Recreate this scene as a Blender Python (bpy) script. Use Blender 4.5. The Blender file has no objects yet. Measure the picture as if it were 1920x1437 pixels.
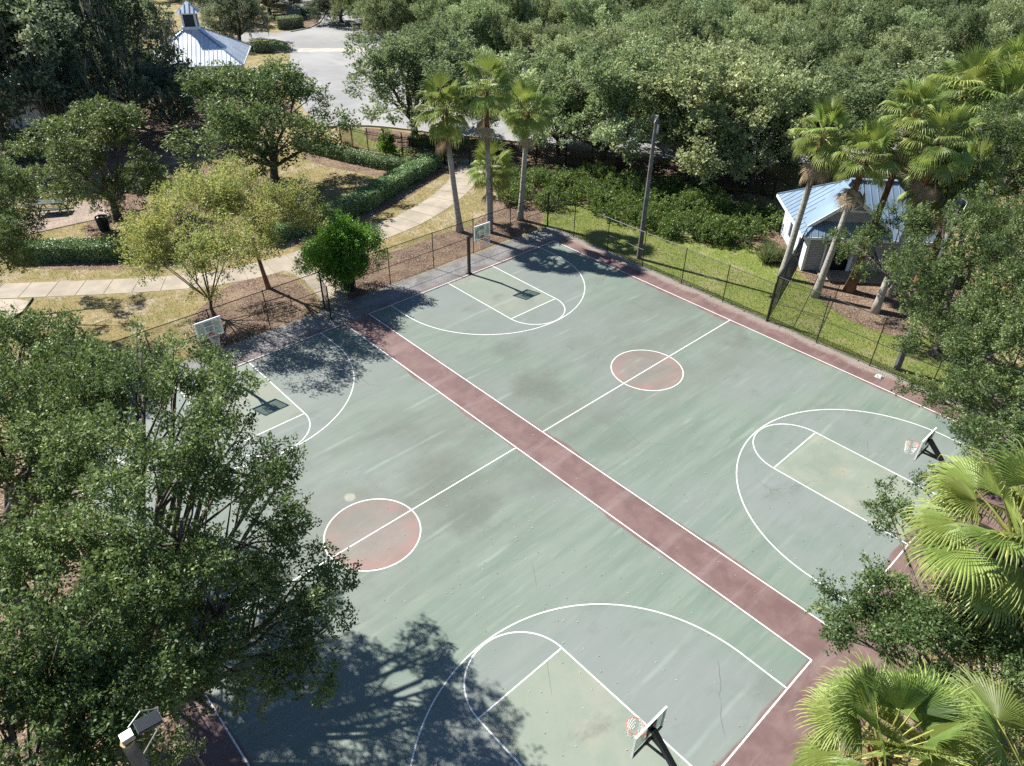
import bpy, math, random
import numpy as np
from mathutils import Vector, Matrix

random.seed(11)
rng = np.random.default_rng(11)
scene = bpy.context.scene
col = scene.collection
R = math.radians

# ------------------------------------------------------------------ camera
cam_data = bpy.data.cameras.new('camera')
cam = bpy.data.objects.new('camera', cam_data)
col.objects.link(cam)
cam_data.sensor_width = 36.0
cam_data.lens = 25.259
cam_data.clip_end = 2000.0
_r = [[0.735804, -0.677053, 0.013856], [0.386765, 0.436945, 0.812091], [0.555883, 0.592181, -0.583366]]            # rows: right, up, forward
cam.matrix_world = Matrix(((_r[0][0], _r[1][0], -_r[2][0], 0), (_r[0][1], _r[1][1], -_r[2][1], 0),
                           (_r[0][2], _r[1][2], -_r[2][2], 0), (0, 0, 0, 1)))
cam.location = (-16.677, -3.309, 20.821)
scene.camera = cam

# ------------------------------------------------------------------ sky and sun
SUN_EL = R(45.5)
SUN_AZ = math.atan2(0.963, -0.265)          # direction towards the sun, in the ground plane
world = bpy.data.worlds.new('World')
scene.world = world
world.use_nodes = True
wn = world.node_tree
sky = wn.nodes.new('ShaderNodeTexSky')
sky.sky_type = 'NISHITA'
sky.sun_disc = False
sky.sun_elevation = SUN_EL
sky.sun_rotation = math.pi / 2 - SUN_AZ      # the node measures clockwise from +Y
sky.air_density = 0.75
sky.dust_density = 0.1
sky.ozone_density = 3.0
bg = wn.nodes['Background']
bg.inputs['Strength'].default_value = 0.075
wn.links.new(sky.outputs[0], bg.inputs[0])
sd = bpy.data.lights.new('sun', 'SUN')
sd.energy = 5.0
sd.angle = R(0.53)
sd.color = (1.0, 0.965, 0.905)
sun = bpy.data.objects.new('sun', sd)
col.objects.link(sun)
sdir = Vector((math.cos(SUN_EL) * math.cos(SUN_AZ), math.cos(SUN_EL) * math.sin(SUN_AZ), math.sin(SUN_EL)))
sun.rotation_euler = sdir.to_track_quat('Z', 'Y').to_euler()
sun.location = (0, 40, 40)
scene.view_settings.view_transform = 'Standard'
scene.view_settings.look = 'None'
scene.view_settings.exposure = 1.12
scene.view_settings.gamma = 1.0
scene.cycles.max_bounces = 5
scene.cycles.diffuse_bounces = 2
scene.cycles.glossy_bounces = 2
scene.cycles.transmission_bounces = 4
scene.cycles.transparent_max_bounces = 8
scene.cycles.use_denoising = False
scene.cycles.caustics_reflective = False
scene.cycles.caustics_refractive = False

# ------------------------------------------------------------------ helpers: nodes
class NT:
    """small wrapper that writes shader nodes as expressions"""
    def __init__(s, name):
        s.m = bpy.data.materials.new(name)
        s.m.use_nodes = True
        s.t = s.m.node_tree
        s.b = s.t.nodes['Principled BSDF']
        s.out = s.t.nodes['Material Output']
        s._pos = None
    def node(s, ty, **kw):
        n = s.t.nodes.new(ty)
        for k, v in kw.items():
            setattr(n, k, v)
        return n
    def put(s, sock, v):
        if isinstance(v, bpy.types.NodeSocket):
            s.t.links.new(v, sock)
        elif isinstance(v, (tuple, list)) and len(v) == 3 and len(sock.default_value) == 4:
            sock.default_value = (*v, 1)
        else:
            sock.default_value = v
    def pos(s):
        if s._pos is None:
            s._pos = s.node('ShaderNodeNewGeometry').outputs['Position']
        return s._pos
    def obj(s):
        return s.node('ShaderNodeTexCoord').outputs['Object']
    def xyz(s, v):
        n = s.node('ShaderNodeSeparateXYZ'); s.put(n.inputs[0], v)
        return n.outputs[0], n.outputs[1], n.outputs[2]
    def scale(s, v, sc, rot=0.0):
        n = s.node('ShaderNodeMapping'); s.put(n.inputs[0], v)
        n.inputs['Scale'].default_value = sc
        n.inputs['Rotation'].default_value = (0, 0, rot)
        return n.outputs[0]
    def ma(s, op, a, b=0.0, c=None, clamp=False):
        n = s.node('ShaderNodeMath', operation=op, use_clamp=clamp)
        s.put(n.inputs[0], a); s.put(n.inputs[1], b)
        if c is not None: s.put(n.inputs[2], c)
        return n.outputs[0]
    def noise(s, v, sc, det=4.0, ro=0.55, dist=0.0):
        n = s.node('ShaderNodeTexNoise'); s.put(n.inputs['Vector'], v)
        n.inputs['Scale'].default_value = sc; n.inputs['Detail'].default_value = det
        n.inputs['Roughness'].default_value = ro; n.inputs['Distortion'].default_value = dist
        return n.outputs['Fac']
    def voro(s, v, sc, out='Color'):
        n = s.node('ShaderNodeTexVoronoi'); s.put(n.inputs['Vector'], v)
        n.inputs['Scale'].default_value = sc
        return n.outputs[out]
    def ss(s, v, a, b, lo=0.0, hi=1.0):
        n = s.node('ShaderNodeMapRange', interpolation_type='SMOOTHSTEP')
        s.put(n.inputs[0], v)
        for i, k in enumerate((a, b, lo, hi)): n.inputs[i + 1].default_value = k
        return n.outputs[0]
    def mix(s, f, a, b, blend='MIX'):
        n = s.node('ShaderNodeMix', data_type='RGBA', blend_type=blend)
        s.put(n.inputs[0], f); s.put(n.inputs[6], a); s.put(n.inputs[7], b)
        return n.outputs[2]
    def ramp(s, f, stops):
        n = s.node('ShaderNodeValToRGB'); s.put(n.inputs[0], f)
        e = n.color_ramp.elements
        while len(e) < len(stops): e.new(0.5)
        for k, (p, c) in enumerate(stops):
            e[k].position = p; e[k].color = (*c, 1)
        return n.outputs[0]
    def attr(s, name):
        return s.node('ShaderNodeAttribute', attribute_name=name).outputs['Fac']
    def rand(s):
        return s.node('ShaderNodeObjectInfo').outputs['Random']
    def bump(s, h, strength, dist=0.02):
        n = s.node('ShaderNodeBump'); s.put(n.inputs['Height'], h)
        n.inputs['Strength'].default_value = strength; n.inputs['Distance'].default_value = dist
        s.t.links.new(n.outputs[0], s.b.inputs['Normal'])
    def set(s, color=None, rough=0.8, spec=0.3, metal=0.0):
        if color is not None: s.put(s.b.inputs['Base Color'], color)
        s.put(s.b.inputs['Roughness'], rough)
        s.b.inputs['Specular IOR Level'].default_value = spec
        s.b.inputs['Metallic'].default_value = metal
        return s.m

def plain(name, c, rough=0.6, spec=0.3, metal=0.0, var=0.15, sc=3.0):
    n = NT(name)
    f = n.noise(n.obj(), sc, 4)
    k = n.mix(n.ss(f, .3, .7), tuple(v * (1 - var) for v in c), tuple(min(1, v * (1 + var)) for v in c))
    return n.set(k, rough, spec, metal)

def leaf_mat(name, dark, mid, light, rough=0.42, spec=0.45, trans=0.28, tcol=None, objvar=0.25):
    """leaf: colour by a per-leaf value and a per-plant value, some light passes through"""
    n = NT(name)
    t = n.attr('tint')
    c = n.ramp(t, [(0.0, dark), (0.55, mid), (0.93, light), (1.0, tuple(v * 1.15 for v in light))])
    r = n.rand()
    hs_ = n.node('ShaderNodeHueSaturation'); n.put(hs_.inputs['Hue'], n.ma('ADD', n.ma('MULTIPLY', r, -.10 * objvar), .5 + .05 * objvar)); n.put(hs_.inputs['Value'], n.ma('ADD', n.ma('MULTIPLY', n.ma('FRACT', n.ma('MULTIPLY', r, 7.31)), objvar * 1.5), 1 - .75 * objvar)); n.put(hs_.inputs['Color'], c); c = hs_.outputs[0]
    n.set(c, rough, spec)
    tr = n.node('ShaderNodeBsdfTranslucent')
    n.put(tr.inputs[0], n.mix(0.5, c, tcol or light))
    mx = n.node('ShaderNodeMixShader'); mx.inputs[0].default_value = trans
    n.t.links.new(n.b.outputs[0], mx.inputs[1]); n.t.links.new(tr.outputs[0], mx.inputs[2])
    n.t.links.new(mx.outputs[0], n.out.inputs[0])
    return n.m

# ------------------------------------------------------------------ helpers: meshes and objects
class MB:
    """collects shapes; build() links them as one mesh object"""
    def __init__(s): s.v = []; s.f = []
    def add(s, vs, fs):
        o = len(s.v); s.v += [tuple(p) for p in vs]; s.f += [tuple(i + o for i in f) for f in fs]; return s
    def box(s, c, d, M=None):
        x, y, z = d[0] / 2, d[1] / 2, d[2] / 2
        vs = [Vector((a * x, b * y, e * z)) for e in (-1, 1) for b in (-1, 1) for a in (-1, 1)]
        if M is not None: vs = [M @ p for p in vs]
        vs = [p + Vector(c) for p in vs]
        return s.add(vs, [(0, 2, 3, 1), (4, 5, 7, 6), (0, 1, 5, 4), (2, 6, 7, 3), (0, 4, 6, 2), (1, 3, 7, 5)])
    def bar(s, a, b, w, h=None):
        a, b = Vector(a), Vector(b); d = b - a
        q = d.to_track_quat('X', 'Z').to_matrix()
        return s.box((a + b) / 2, (d.length, w, h or w), q)
    def tube(s, pts, rad, n=6, cap=True):
        pts = [Vector(p) for p in pts]; k = len(pts)
        if not isinstance(rad, (list, tuple)): rad = [rad] * k
        vs = []; fs = []
        for i, p in enumerate(pts):
            d = (pts[min(i + 1, k - 1)] - pts[max(i - 1, 0)]).normalized()
            u = d.orthogonal().normalized() if i == 0 else (u - d * u.dot(d)).normalized()
            w = d.cross(u)
            for j in range(n):
                a = 2 * math.pi * j / n
                vs.append(p + (u * math.cos(a) + w * math.sin(a)) * rad[i])
        for i in range(k - 1):
            for j in range(n):
                fs.append((i * n + j, i * n + (j + 1) % n, (i + 1) * n + (j + 1) % n, (i + 1) * n + j))
        if cap:
            fs.append(tuple(reversed(range(n)))); fs.append(tuple((k - 1) * n + j for j in range(n)))
        return s.add(vs, fs)
    def slab(s, poly, z0, z1):
        n = len(poly)
        vs = [(p[0], p[1], z0) for p in poly] + [(p[0], p[1], z1) for p in poly]
        fs = [tuple(range(n, 2 * n)), tuple(reversed(range(n)))] + [(i, (i + 1) % n, n + (i + 1) % n, n + i) for i in range(n)]
        return s.add(vs, fs)
    def sheet(s, poly, z):
        return s.add([(p[0], p[1], z) for p in poly], [tuple(range(len(poly)))])
    def mesh(s, name, off=(0, 0, 0), smooth=False):
        me = bpy.data.meshes.new(name)
        o = Vector(off)
        me.from_pydata([Vector(p) - o for p in s.v], [], s.f)
        if not smooth: me.polygons.foreach_set('use_smooth', [False] * len(me.polygons))
        else: me.polygons.foreach_set('use_smooth', [True] * len(me.polygons))
        me.update()
        return me
    def build(s, name, m, parent=None, off=(0, 0, 0), smooth=False):
        return link(name, s.mesh(name, off, smooth), m, parent)

def link(name, me, m, parent=None, loc=None, rot=None, scale=None):
    o = bpy.data.objects.new(name, me)
    col.objects.link(o)
    if m is not None and not me.materials: me.materials.append(m)
    if parent is not None: o.parent = parent
    if loc is not None: o.location = loc
    if rot is not None: o.rotation_euler = rot
    if scale is not None: o.scale = scale
    return o

def tag(o, label=None, cat=None, group=None, kind=None):
    if label: o['label'] = label
    if cat: o['category'] = cat
    if group: o['group'] = group
    if kind: o['kind'] = kind
    return o

def thing(name, label, cat, loc=(0, 0, 0), rz=0.0, group=None, scale=None):
    o = bpy.data.objects.new(name, None)
    o.empty_display_size = 0.3
    col.objects.link(o)
    o.location = loc if len(loc) == 3 else (loc[0], loc[1], 0)
    o.rotation_euler = (0, 0, rz)
    if scale: o.scale = scale
    return tag(o, label, cat, group)

def smooth_poly(pts, it=2):
    pts = [Vector((p[0], p[1], 0)) for p in pts]
    for _ in range(it):
        n = []
        for i in range(len(pts)):
            a, b = pts[i], pts[(i + 1) % len(pts)]
            n += [a * .75 + b * .25, a * .25 + b * .75]
        pts = n
    return [(p.x, p.y) for p in pts]

def smooth_line(pts, it=2):
    pts = [Vector((p[0], p[1], 0)) for p in pts]
    for _ in range(it):
        n = [pts[0]]
        for i in range(len(pts) - 1):
            a, b = pts[i], pts[i + 1]
            n += [a * .75 + b * .25, a * .25 + b * .75]
        pts = n + [pts[-1]]
    return pts

def resample(pts, step):
    pts = [Vector(p) if len(p) == 3 else Vector((p[0], p[1], 0)) for p in pts]
    d = [0.0]
    for a, b in zip(pts, pts[1:]): d.append(d[-1] + (b - a).length)
    n = max(1, round(d[-1] / step)); out = []
    j = 0
    for i in range(n + 1):
        t = d[-1] * i / n
        while j < len(d) - 2 and d[j + 1] < t: j += 1
        out.append(pts[j].lerp(pts[j + 1], (t - d[j]) / max(1e-6, d[j + 1] - d[j])))
    return out

def nrm(a):
    return a / np.maximum(np.linalg.norm(a, axis=-1, keepdims=True), 1e-6)

def rdirs(n, g):
    return nrm(g.normal(size=(n, 3)))

def leaves_mesh(name, base, axis, normal, L, W, tint):
    n = len(base)
    a = nrm(axis); s_ = nrm(np.cross(a, normal)); nn = np.cross(s_, a)
    L = np.broadcast_to(np.asarray(L, float).reshape(-1, 1), (n, 1)); W = np.broadcast_to(np.asarray(W, float).reshape(-1, 1), (n, 1))
    m = base + a * L * .45
    v = np.stack([base, m + s_ * W * .5 + nn * W * .18, base + a * L, m - s_ * W * .5 + nn * W * .18], 1).reshape(-1, 3)
    me = bpy.data.meshes.new(name)
    me.vertices.add(4 * n); me.loops.add(4 * n); me.polygons.add(n)
    me.vertices.foreach_set('co', v.astype(np.float32).ravel())
    me.loops.foreach_set('vertex_index', np.arange(4 * n, dtype=np.int32))
    me.polygons.foreach_set('loop_start', np.arange(0, 4 * n, 4, dtype=np.int32))
    me.update(calc_edges=True)
    at = me.attributes.new('tint', 'FLOAT', 'FACE')
    at.data.foreach_set('value', np.clip(tint, 0, 1).astype(np.float32))
    return me

def crown(lobes, seed, sub=9, sprigs=22, leaves=26, ll=0.12, lw=0.055, sl=0.6, up=0.45, spread=0.16, zmin=-0.55, subr=(.28, .42), flat=0.5, fill=0.55):
    """leaf arrays for a crown given as lobes (x, y, z, radius, vertical radius); returns mesh arrays and sub-lobe centres"""
    g = np.random.default_rng(seed)
    lobes = np.array(lobes, float)
    tc = np.average(lobes[:, :3], axis=0, weights=lobes[:, 3] ** 2) - np.array([0, 0, 0.5 * lobes[:, 4].mean()])
    S = []; SR = []; own = []
    for k, (x, y, z, r, rz) in enumerate(lobes):
        n = max(4, int(round(sub * (r / 2.0) ** 1.2)))
        d = rdirs(n * 3, g); d = d[d[:, 2] > zmin][:n]
        S.append(np.array([x, y, z]) + d * np.array([r, r, rz]) * g.uniform(fill, .98, (len(d), 1)))
        SR.append(r * g.uniform(*subr, len(d))); own += [k] * len(d)
    S = np.concatenate(S); SR = np.concatenate(SR)
    cnt = np.maximum(3, (sprigs * (SR / .75) ** 1.45).astype(int))
    idx = np.repeat(np.arange(len(S)), cnt)
    d = rdirs(len(idx), g)
    P = S[idx] + d * SR[idx][:, None] * g.uniform(.25, 1.0, (len(idx), 1)) ** .6
    D = nrm(nrm(P - tc) * .55 + d * .55 + np.array([0, 0, up]) + g.normal(size=d.shape) * .3)
    sub_t = g.normal(0, .15, len(S))[idx]
    ln = sl * g.uniform(.5, 1.25, len(idx))
    sp_t = g.normal(0, .10, len(idx)) + sub_t
    j = np.repeat(np.arange(len(idx)), leaves)
    t = g.uniform(0, 1, len(j)) ** .8
    B = P[j] + D[j] * (t * ln[j])[:, None] + g.normal(size=(len(j), 3)) * (spread * (1.1 - .7 * t))[:, None]
    A = nrm(D[j] * .6 + g.normal(size=(len(j), 3)) * .75)
    Nn = nrm(g.normal(size=(len(j), 3)) + np.array([0, 0, flat * 2]))
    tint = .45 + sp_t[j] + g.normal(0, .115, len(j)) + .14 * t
    L = ll * g.uniform(.65, 1.25, len(j)); W = lw * g.uniform(.7, 1.2, len(j))
    return (B, A, Nn, L, W, tint), S, np.array(own), lobes

def wood(base, lobes, S, own, r0, lean=(0, 0), fork=0.3, seed=1, flare=1.35):
    """trunk and branches that carry the lobes"""
    rnd = random.Random(seed)
    lc = [Vector(l[:3]) for l in lobes]
    b = Vector(base)
    cz = min(l.z for l in lc)
    mean = sum(lc, Vector()) / len(lc)
    top = Vector((b.x + lean[0], b.y + lean[1], max(1.0, cz * fork + .4)))
    trunk = MB(); br = MB()
    mid = b.lerp(top, .5) + Vector((rnd.uniform(-.08, .08), rnd.uniform(-.08, .08), 0))
    trunk.tube([b - Vector((0, 0, .12)), b + Vector((0, 0, .12)), b.lerp(mid, .6), mid, top], [r0 * flare * 1.15, r0 * flare, r0 * 1.03, r0 * .92, r0 * .85], 9)
    for k, c in enumerate(lc):
        d = c - top
        m1 = top + d * .38 + Vector((rnd.uniform(-.3, .3), rnd.uniform(-.3, .3), -.06 * d.length + .25))
        m2 = top + d * .72 + Vector((rnd.uniform(-.25, .25), rnd.uniform(-.25, .25), 0))
        rr = r0 * max(.28, min(.62, .3 + .09 * lobes[k][3]))
        br.tube([top - d.normalized() * .15, m1, m2, c], [rr * 1.15, rr * .9, rr * .62, rr * .4], 6)
        ids = [i for i in range(len(S)) if own[i] == k]
        for i in ids:
            s = Vector(S[i]); q = m2.lerp(c, rnd.random())
            e = q.lerp(s, .55) + Vector((rnd.uniform(-.12, .12), rnd.uniform(-.12, .12), rnd.uniform(-.1, .15)))
            br.tube([q, e, s + (s - e) * .25], [rr * .36, rr * .22, .012], 4, cap=False)
    return trunk, br

def copy_tree(o, loc, rz=0.0, scale=None, label=None, group=None):
    r = o.copy(); col.objects.link(r)
    r.location = loc if len(loc) == 3 else (loc[0], loc[1], 0)
    r.rotation_euler = (0, 0, rz)
    if scale: r.scale = scale
    if label: r['label'] = label
    if group: r['group'] = group
    for c in list(o.children):
        d = c.copy(); col.objects.link(d); d.parent = r
        for e in list(c.children):
            h = e.copy(); col.objects.link(h); h.parent = d
    return r

# ------------------------------------------------------------------ materials
L_, W_, S_ = 28.214, 15.036, 1.620           # court length, width, width of the strip between the courts
CL, CR = -W_ / 2, S_ + W_ / 2

def court_material():
    n = NT('court_paint')
    p = n.pos(); x, y, z = n.xyz(p)
    nz = n.noise(p, .55, 4, .6); nf = n.noise(p, 3.0, 3)
    lo = n.noise(p, .22, 2, .5)
    edge = n.ma('ADD', n.ma('MULTIPLY', n.ss(lo, .42, .75), .30), n.ma('MULTIPLY', nz, .10))
    def rect(x0, x1, y0, y1):
        a = n.ma('MINIMUM', n.ma('SUBTRACT', x, x0), n.ma('SUBTRACT', x1, x))
        b = n.ma('MINIMUM', n.ma('SUBTRACT', y, y0), n.ma('SUBTRACT', y1, y))
        return n.ma('MINIMUM', a, b)
    def dist(cx, cy):
        dx = n.ma('SUBTRACT', x, cx); dy = n.ma('SUBTRACT', y, cy)
        return n.ma('SQRT', n.ma('ADD', n.ma('MULTIPLY', dx, dx), n.ma('MULTIPLY', dy, dy)))
    inside = n.ma('MAXIMUM', rect(-W_, 0, 0, L_), rect(S_, S_ + W_, 0, L_))
    green = n.ss(n.ma('SUBTRACT', inside, edge), -.05, .05)
    # streaks left by the squeegee run along the half-way line
    st = n.noise(n.scale(p, (.16, 1.5, 1), R(4)), 1.0, 5, .62)
    st2 = n.noise(n.scale(p, (.5, 5.0, 1), R(-3)), 1.0, 4, .6)
    big = n.noise(p, .16, 3, .5)
    mott = n.noise(p, .9, 6, .66, .4)
    gr = n.mix(n.ss(st, .34, .66), (.124, .168, .132), (.168, .204, .164))
    gr = n.mix(n.ma('MULTIPLY', n.ss(big, .42, .62), .75), gr, (.170, .192, .176))
    gr = n.mix(n.ma('MULTIPLY', n.ss(st2, .52, .72), .30), gr, (.228, .282, .232))
    # area inside the three point lines is a greyer coat
    tp = None
    for cx in (CL, CR):
        for cy in (1.60, L_ - 1.60):
            m_ = n.ss(dist(cx, cy), 6.3, 5.6)
            tp = m_ if tp is None else n.ma('MAXIMUM', tp, m_)
    gr = n.mix(n.ma('MULTIPLY', tp, n.ss(mott, .25, .7, .25, .60)), gr, (.182, .198, .192))
    key = None
    for cx in (CL, CR):
        for y0, y1 in ((0, 5.77), (L_ - 5.77, L_)):
            m_ = n.ss(rect(cx - 1.81, cx + 1.81, y0, y1), -.02, .03)
            key = m_ if key is None else n.ma('MAXIMUM', key, m_)
    keyc = n.mix(n.ss(mott, .3, .7), (.190, .226, .170), (.228, .250, .190))
    keyc = n.mix(n.ma('MULTIPLY', n.ss(n.noise(p, .45, 4), .5, .68), .5), keyc, (.33, .29, .22))
    gr = n.mix(n.ma('MULTIPLY', key, .75), gr, keyc)
    circ = None
    for cx in (CL, CR):
        dd = dist(cx, L_ / 2)
        m_ = n.ma('MULTIPLY', n.ss(dd, 1.84, 1.80), n.ma('ADD', n.ss(n.ma('ADD', dd, n.ma('MULTIPLY', nz, .5)), 1.35, 1.95, .40, .85), n.ma('MULTIPLY', n.ss(st, .55, .4), .3), clamp=True))
        circ = m_ if circ is None else n.ma('MAXIMUM', circ, m_)
    gr = n.mix(n.ma('MULTIPLY', circ, .85), gr, (.285, .150, .130))
    # dark tannin stains, stretched the same way
    sn = n.noise(n.scale(p, (.30, .62, 1), R(8)), 1.0, 5, .6, .3)
    sm = n.ma('MULTIPLY', n.ss(sn, .56, .74), n.ss(n.noise(p, 7.0, 3), .25, .6, .45, 1.0))
    gr = n.mix(n.ma('MULTIPLY', sm, .70), gr, (.110, .124, .100))
    half = n.ma('MULTIPLY', n.ss(n.ma('ABSOLUTE', n.ma('SUBTRACT', y, L_ / 2 + 1.0)), 6.5, 1.0), n.ss(n.noise(n.scale(p, (.25, .4, 1)), 1.0, 5, .65, .4), .40, .62))
    gr = n.mix(n.ma('MULTIPLY', half, .62), gr, (.128, .132, .104))
    dirt = n.ma('MULTIPLY', n.ss(n.ma('ADD', y, n.ma('MULTIPLY', nz, 9.0)), 8.0, 24.0), n.ss(n.noise(p, .3, 5, .6), .25, .6, .5, 1.0))
    gr = n.mix(n.ma('MULTIPLY', dirt, .38), gr, (.125, .140, .125))
    seam = n.ma('ABSOLUTE', n.ma('SUBTRACT', n.ma('FRACT', n.ma('MULTIPLY', n.ma('ADD', y, n.ma('MULTIPLY', lo, .5)), .43)), .5))
    gr = n.mix(n.ma('MULTIPLY', n.ss(seam, .06, .0), n.ss(n.noise(n.scale(p, (.3, .8, 1)), 1.0, 3), .48, .66, 0, .38)), gr, (.27, .32, .27))
    sc_ = n.noise(n.scale(p, (.9, 9.0, 1), R(-12)), 1.0, 4, .7)
    gr = n.mix(n.ma('MULTIPLY', n.ss(sc_, .62, .74), n.ss(n.noise(p, .5, 2), .52, .66, 0, .40)), gr, (.33, .35, .32))
    blot = None
    for (bx, by), br_x, amt in (((3.95, 16.74), 1.9, 1.0), ((-3.70, 14.65), 2.2, .8), ((-4.04, 12.50), 1.7, .9), ((5.43, 20.29), 1.4, .7), ((-0.41, 12.60), 2.0, .6), ((16.19, 17.86), 1.5, .6), ((-3.15, 18.88), 2.2, .5), ((15.17, 12.42), 1.2, .6), ((3.21, 12.20), 2.0, .4), ((-1.92, 0.43), 1.0, .5), ((9.17, 4.05), 1.2, .3)):
        m_ = n.ma('MULTIPLY', n.ss(n.ma('ADD', dist(bx, by), n.ma('MULTIPLY', n.ma('SUBTRACT', n.noise(p, .75, 5, .62), .5), 3.2)), br_x, br_x * .25), amt)
        blot = m_ if blot is None else n.ma('MAXIMUM', blot, m_)
    gr = n.mix(n.ma('MULTIPLY', blot, n.ss(n.noise(p, 5.0, 4, .7), .2, .6, .35, .62)), gr, (.088, .098, .078))
    red = n.mix(n.ss(mott, .35, .68), (.124, .074, .068), (.172, .110, .100))
    red = n.mix(n.ma('MULTIPLY', n.ss(st, .5, .72), .5), red, (.235, .180, .168))
    red = n.mix(n.ma('MULTIPLY', sm, .4), red, (.13, .09, .08))
    # the apron behind the far base lines has worn through to grey asphalt
    worn = n.ma('MULTIPLY', n.ss(n.ma('ADD', y, n.ma('MULTIPLY', nz, 2.0)), L_ + .7, L_ + 1.7), .9)
    red = n.mix(worn, red, n.mix(n.ss(mott, .35, .65), (.15, .15, .145), (.24, .235, .225)))
    rim = n.ss(n.ma('ADD', x, n.ma('MULTIPLY', nz, 1.1)), S_ + W_ + 1.35, S_ + W_ + 1.75)
    red = n.mix(n.ma('MULTIPLY', rim, .6), red, (.28, .245, .21))
    c = n.mix(green, red, gr)
    # puddle mark and pale patch
    pd = n.ss(n.ma('ADD', dist((-13.95, 10.48)[0], (-13.95, 10.48)[1]), n.ma('MULTIPLY', n.noise(p, 1.3, 4, .6, 1.2), 1.5)), .95, .80)
    c = n.mix(n.ma('MULTIPLY', pd, .8), c, n.mix(n.ss(mott, .45, .55), (.26, .19, .08), (.36, .37, .34)))
    pd2 = n.ss(n.ma('ADD', dist((-7.13, 16.34)[0], (-7.13, 16.34)[1]), n.ma('MULTIPLY', mott, .35)), .48, .36)
    c = n.mix(n.ma('MULTIPLY', pd2, n.ss(mott, .3, .7, .15, .6)), c, (.40, .38, .30))
    # grit, cracks
    gt = n.noise(p, 60.0, 2)
    c = n.mix(n.ss(gt, .60, .78, 0, .22), c, (.48, .48, .42))
    c = n.mix(n.ss(n.noise(p, 26.0, 3), .60, .75, 0, .28), c, (.12, .13, .11))
    v = n.node('ShaderNodeTexVoronoi', feature='DISTANCE_TO_EDGE')
    n.put(v.inputs['Vector'], n.mix(.5, p, n.noise(p, .7, 4), 'ADD'))
    v.inputs['Scale'].default_value = .16
    ck = n.ma('MULTIPLY', n.ss(v.outputs[0], .0022, .0006), n.ss(n.noise(p, .3, 2), .56, .62))
    c = n.mix(n.ma('MULTIPLY', ck, .6), c, (.06, .06, .055))
    n.bump(n.ma('ADD', gt, n.ma('MULTIPLY', mott, 2.0)), .12, .01)
    return n.set(c, n.ss(mott, .3, .7, .62, .82), .35)

def line_material():
    n = NT('line_paint')
    p = n.pos()
    w = n.noise(p, 9.0, 5, .65)
    w2 = n.noise(p, .6, 3)
    c = n.mix(n.ma('MULTIPLY', n.ss(w, .50, .66), n.ss(w2, .42, .66, .15, .85)), (.70, .70, .68), (.30, .33, .29))
    return n.set(c, .6, .35)

def lawn_material(name, a, b, c_, bare, k):
    n = NT(name)
    p = n.pos()
    f = n.noise(p, .35, 5, .62); h = n.noise(p, 7.0, 5, .7); m = n.noise(p, 1.6, 4, .6)
    k1 = n.mix(n.ss(f, .35, .65), a, b)
    k1 = n.mix(n.ss(m, .45, .7, 0, .8), k1, c_)
    k1 = n.mix(n.ma('MULTIPLY', n.ss(n.noise(p, .6, 6, .7, .5), .50, .62), k), k1, bare)
    k1 = n.mix(n.ss(h, .35, .75, 0, .75), k1, n.mix(.45, k1, (0.02, .03, .008)))
    k1 = n.mix(n.ss(n.noise(p, 22.0, 3), .55, .8, 0, .5), k1, bare)
    n.bump(n.ma('ADD', h, n.noise(p, 30.0, 3)), .9, .05)
    return n.set(k1, .95, .1)

def mulch_material():
    n = NT('mulch')
    p = n.pos()
    v = n.voro(n.scale(p, (1, 1.7, 1), .5), 16.0); g_, _, _ = n.xyz(v)
    f = n.noise(p, .7, 4)
    c = n.ramp(g_, [(0, (.070, .044, .032)), (.4, (.145, .096, .070)), (.75, (.220, .155, .115)), (1, (.40, .30, .22))])
    c = n.mix(n.ss(f, .42, .66, 0, .65), c, (.29, .215, .145))
    n.bump(n.ma('ADD', g_, n.noise(p, 12.0, 4)), 1.0, .05)
    return n.set(c, .95, .1)

def concrete_material(name='concrete', base=(.335, .290, .228)):
    n = NT(name)
    p = n.pos()
    f = n.noise(p, .8, 5, .6); h = n.noise(p, 9.0, 5, .7)
    r = n.rand()
    c = n.mix(n.ss(f, .35, .68), tuple(v * .82 for v in base), tuple(v * 1.1 for v in base))
    c = n.mix(n.ma('MULTIPLY', r, .22), c, tuple(v * .62 for v in base))
    c = n.mix(n.ss(h, .58, .78, 0, .4), c, tuple(v * .55 for v in base))
    n.bump(h, .2, .01)
    return n.set(c, .9, .2)

def asphalt_material():
    n = NT('asphalt')
    p = n.pos()
    f = n.noise(p, .12, 4, .6); h = n.noise(p, 14.0, 5, .7); st = n.noise(n.scale(p, (.35, .06, 1), .9), 1.0, 4)
    c = n.mix(n.ss(f, .35, .65), (.215, .215, .212), (.285, .282, .275))
    c = n.mix(n.ss(st, .5, .7, 0, .5), c, (.33, .33, .32))
    c = n.mix(n.ss(h, .5, .8, 0, .35), c, (.12, .12, .12))
    n.bump(h, .3, .01)
    return n.set(c, .9, .25)

def bark_material(name, a, b, sc=6.0):
    n = NT(name)
    p = n.obj()
    f = n.noise(n.scale(p, (1, 1, .28)), sc, 6, .7); g_ = n.noise(p, 1.2, 3)
    c = n.mix(n.ss(f, .35, .68), a, b)
    c = n.mix(n.ss(g_, .55, .75, 0, .5), c, (.26, .27, .23))
    n.bump(f, .8, .03)
    return n.set(c, .95, .1)

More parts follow.
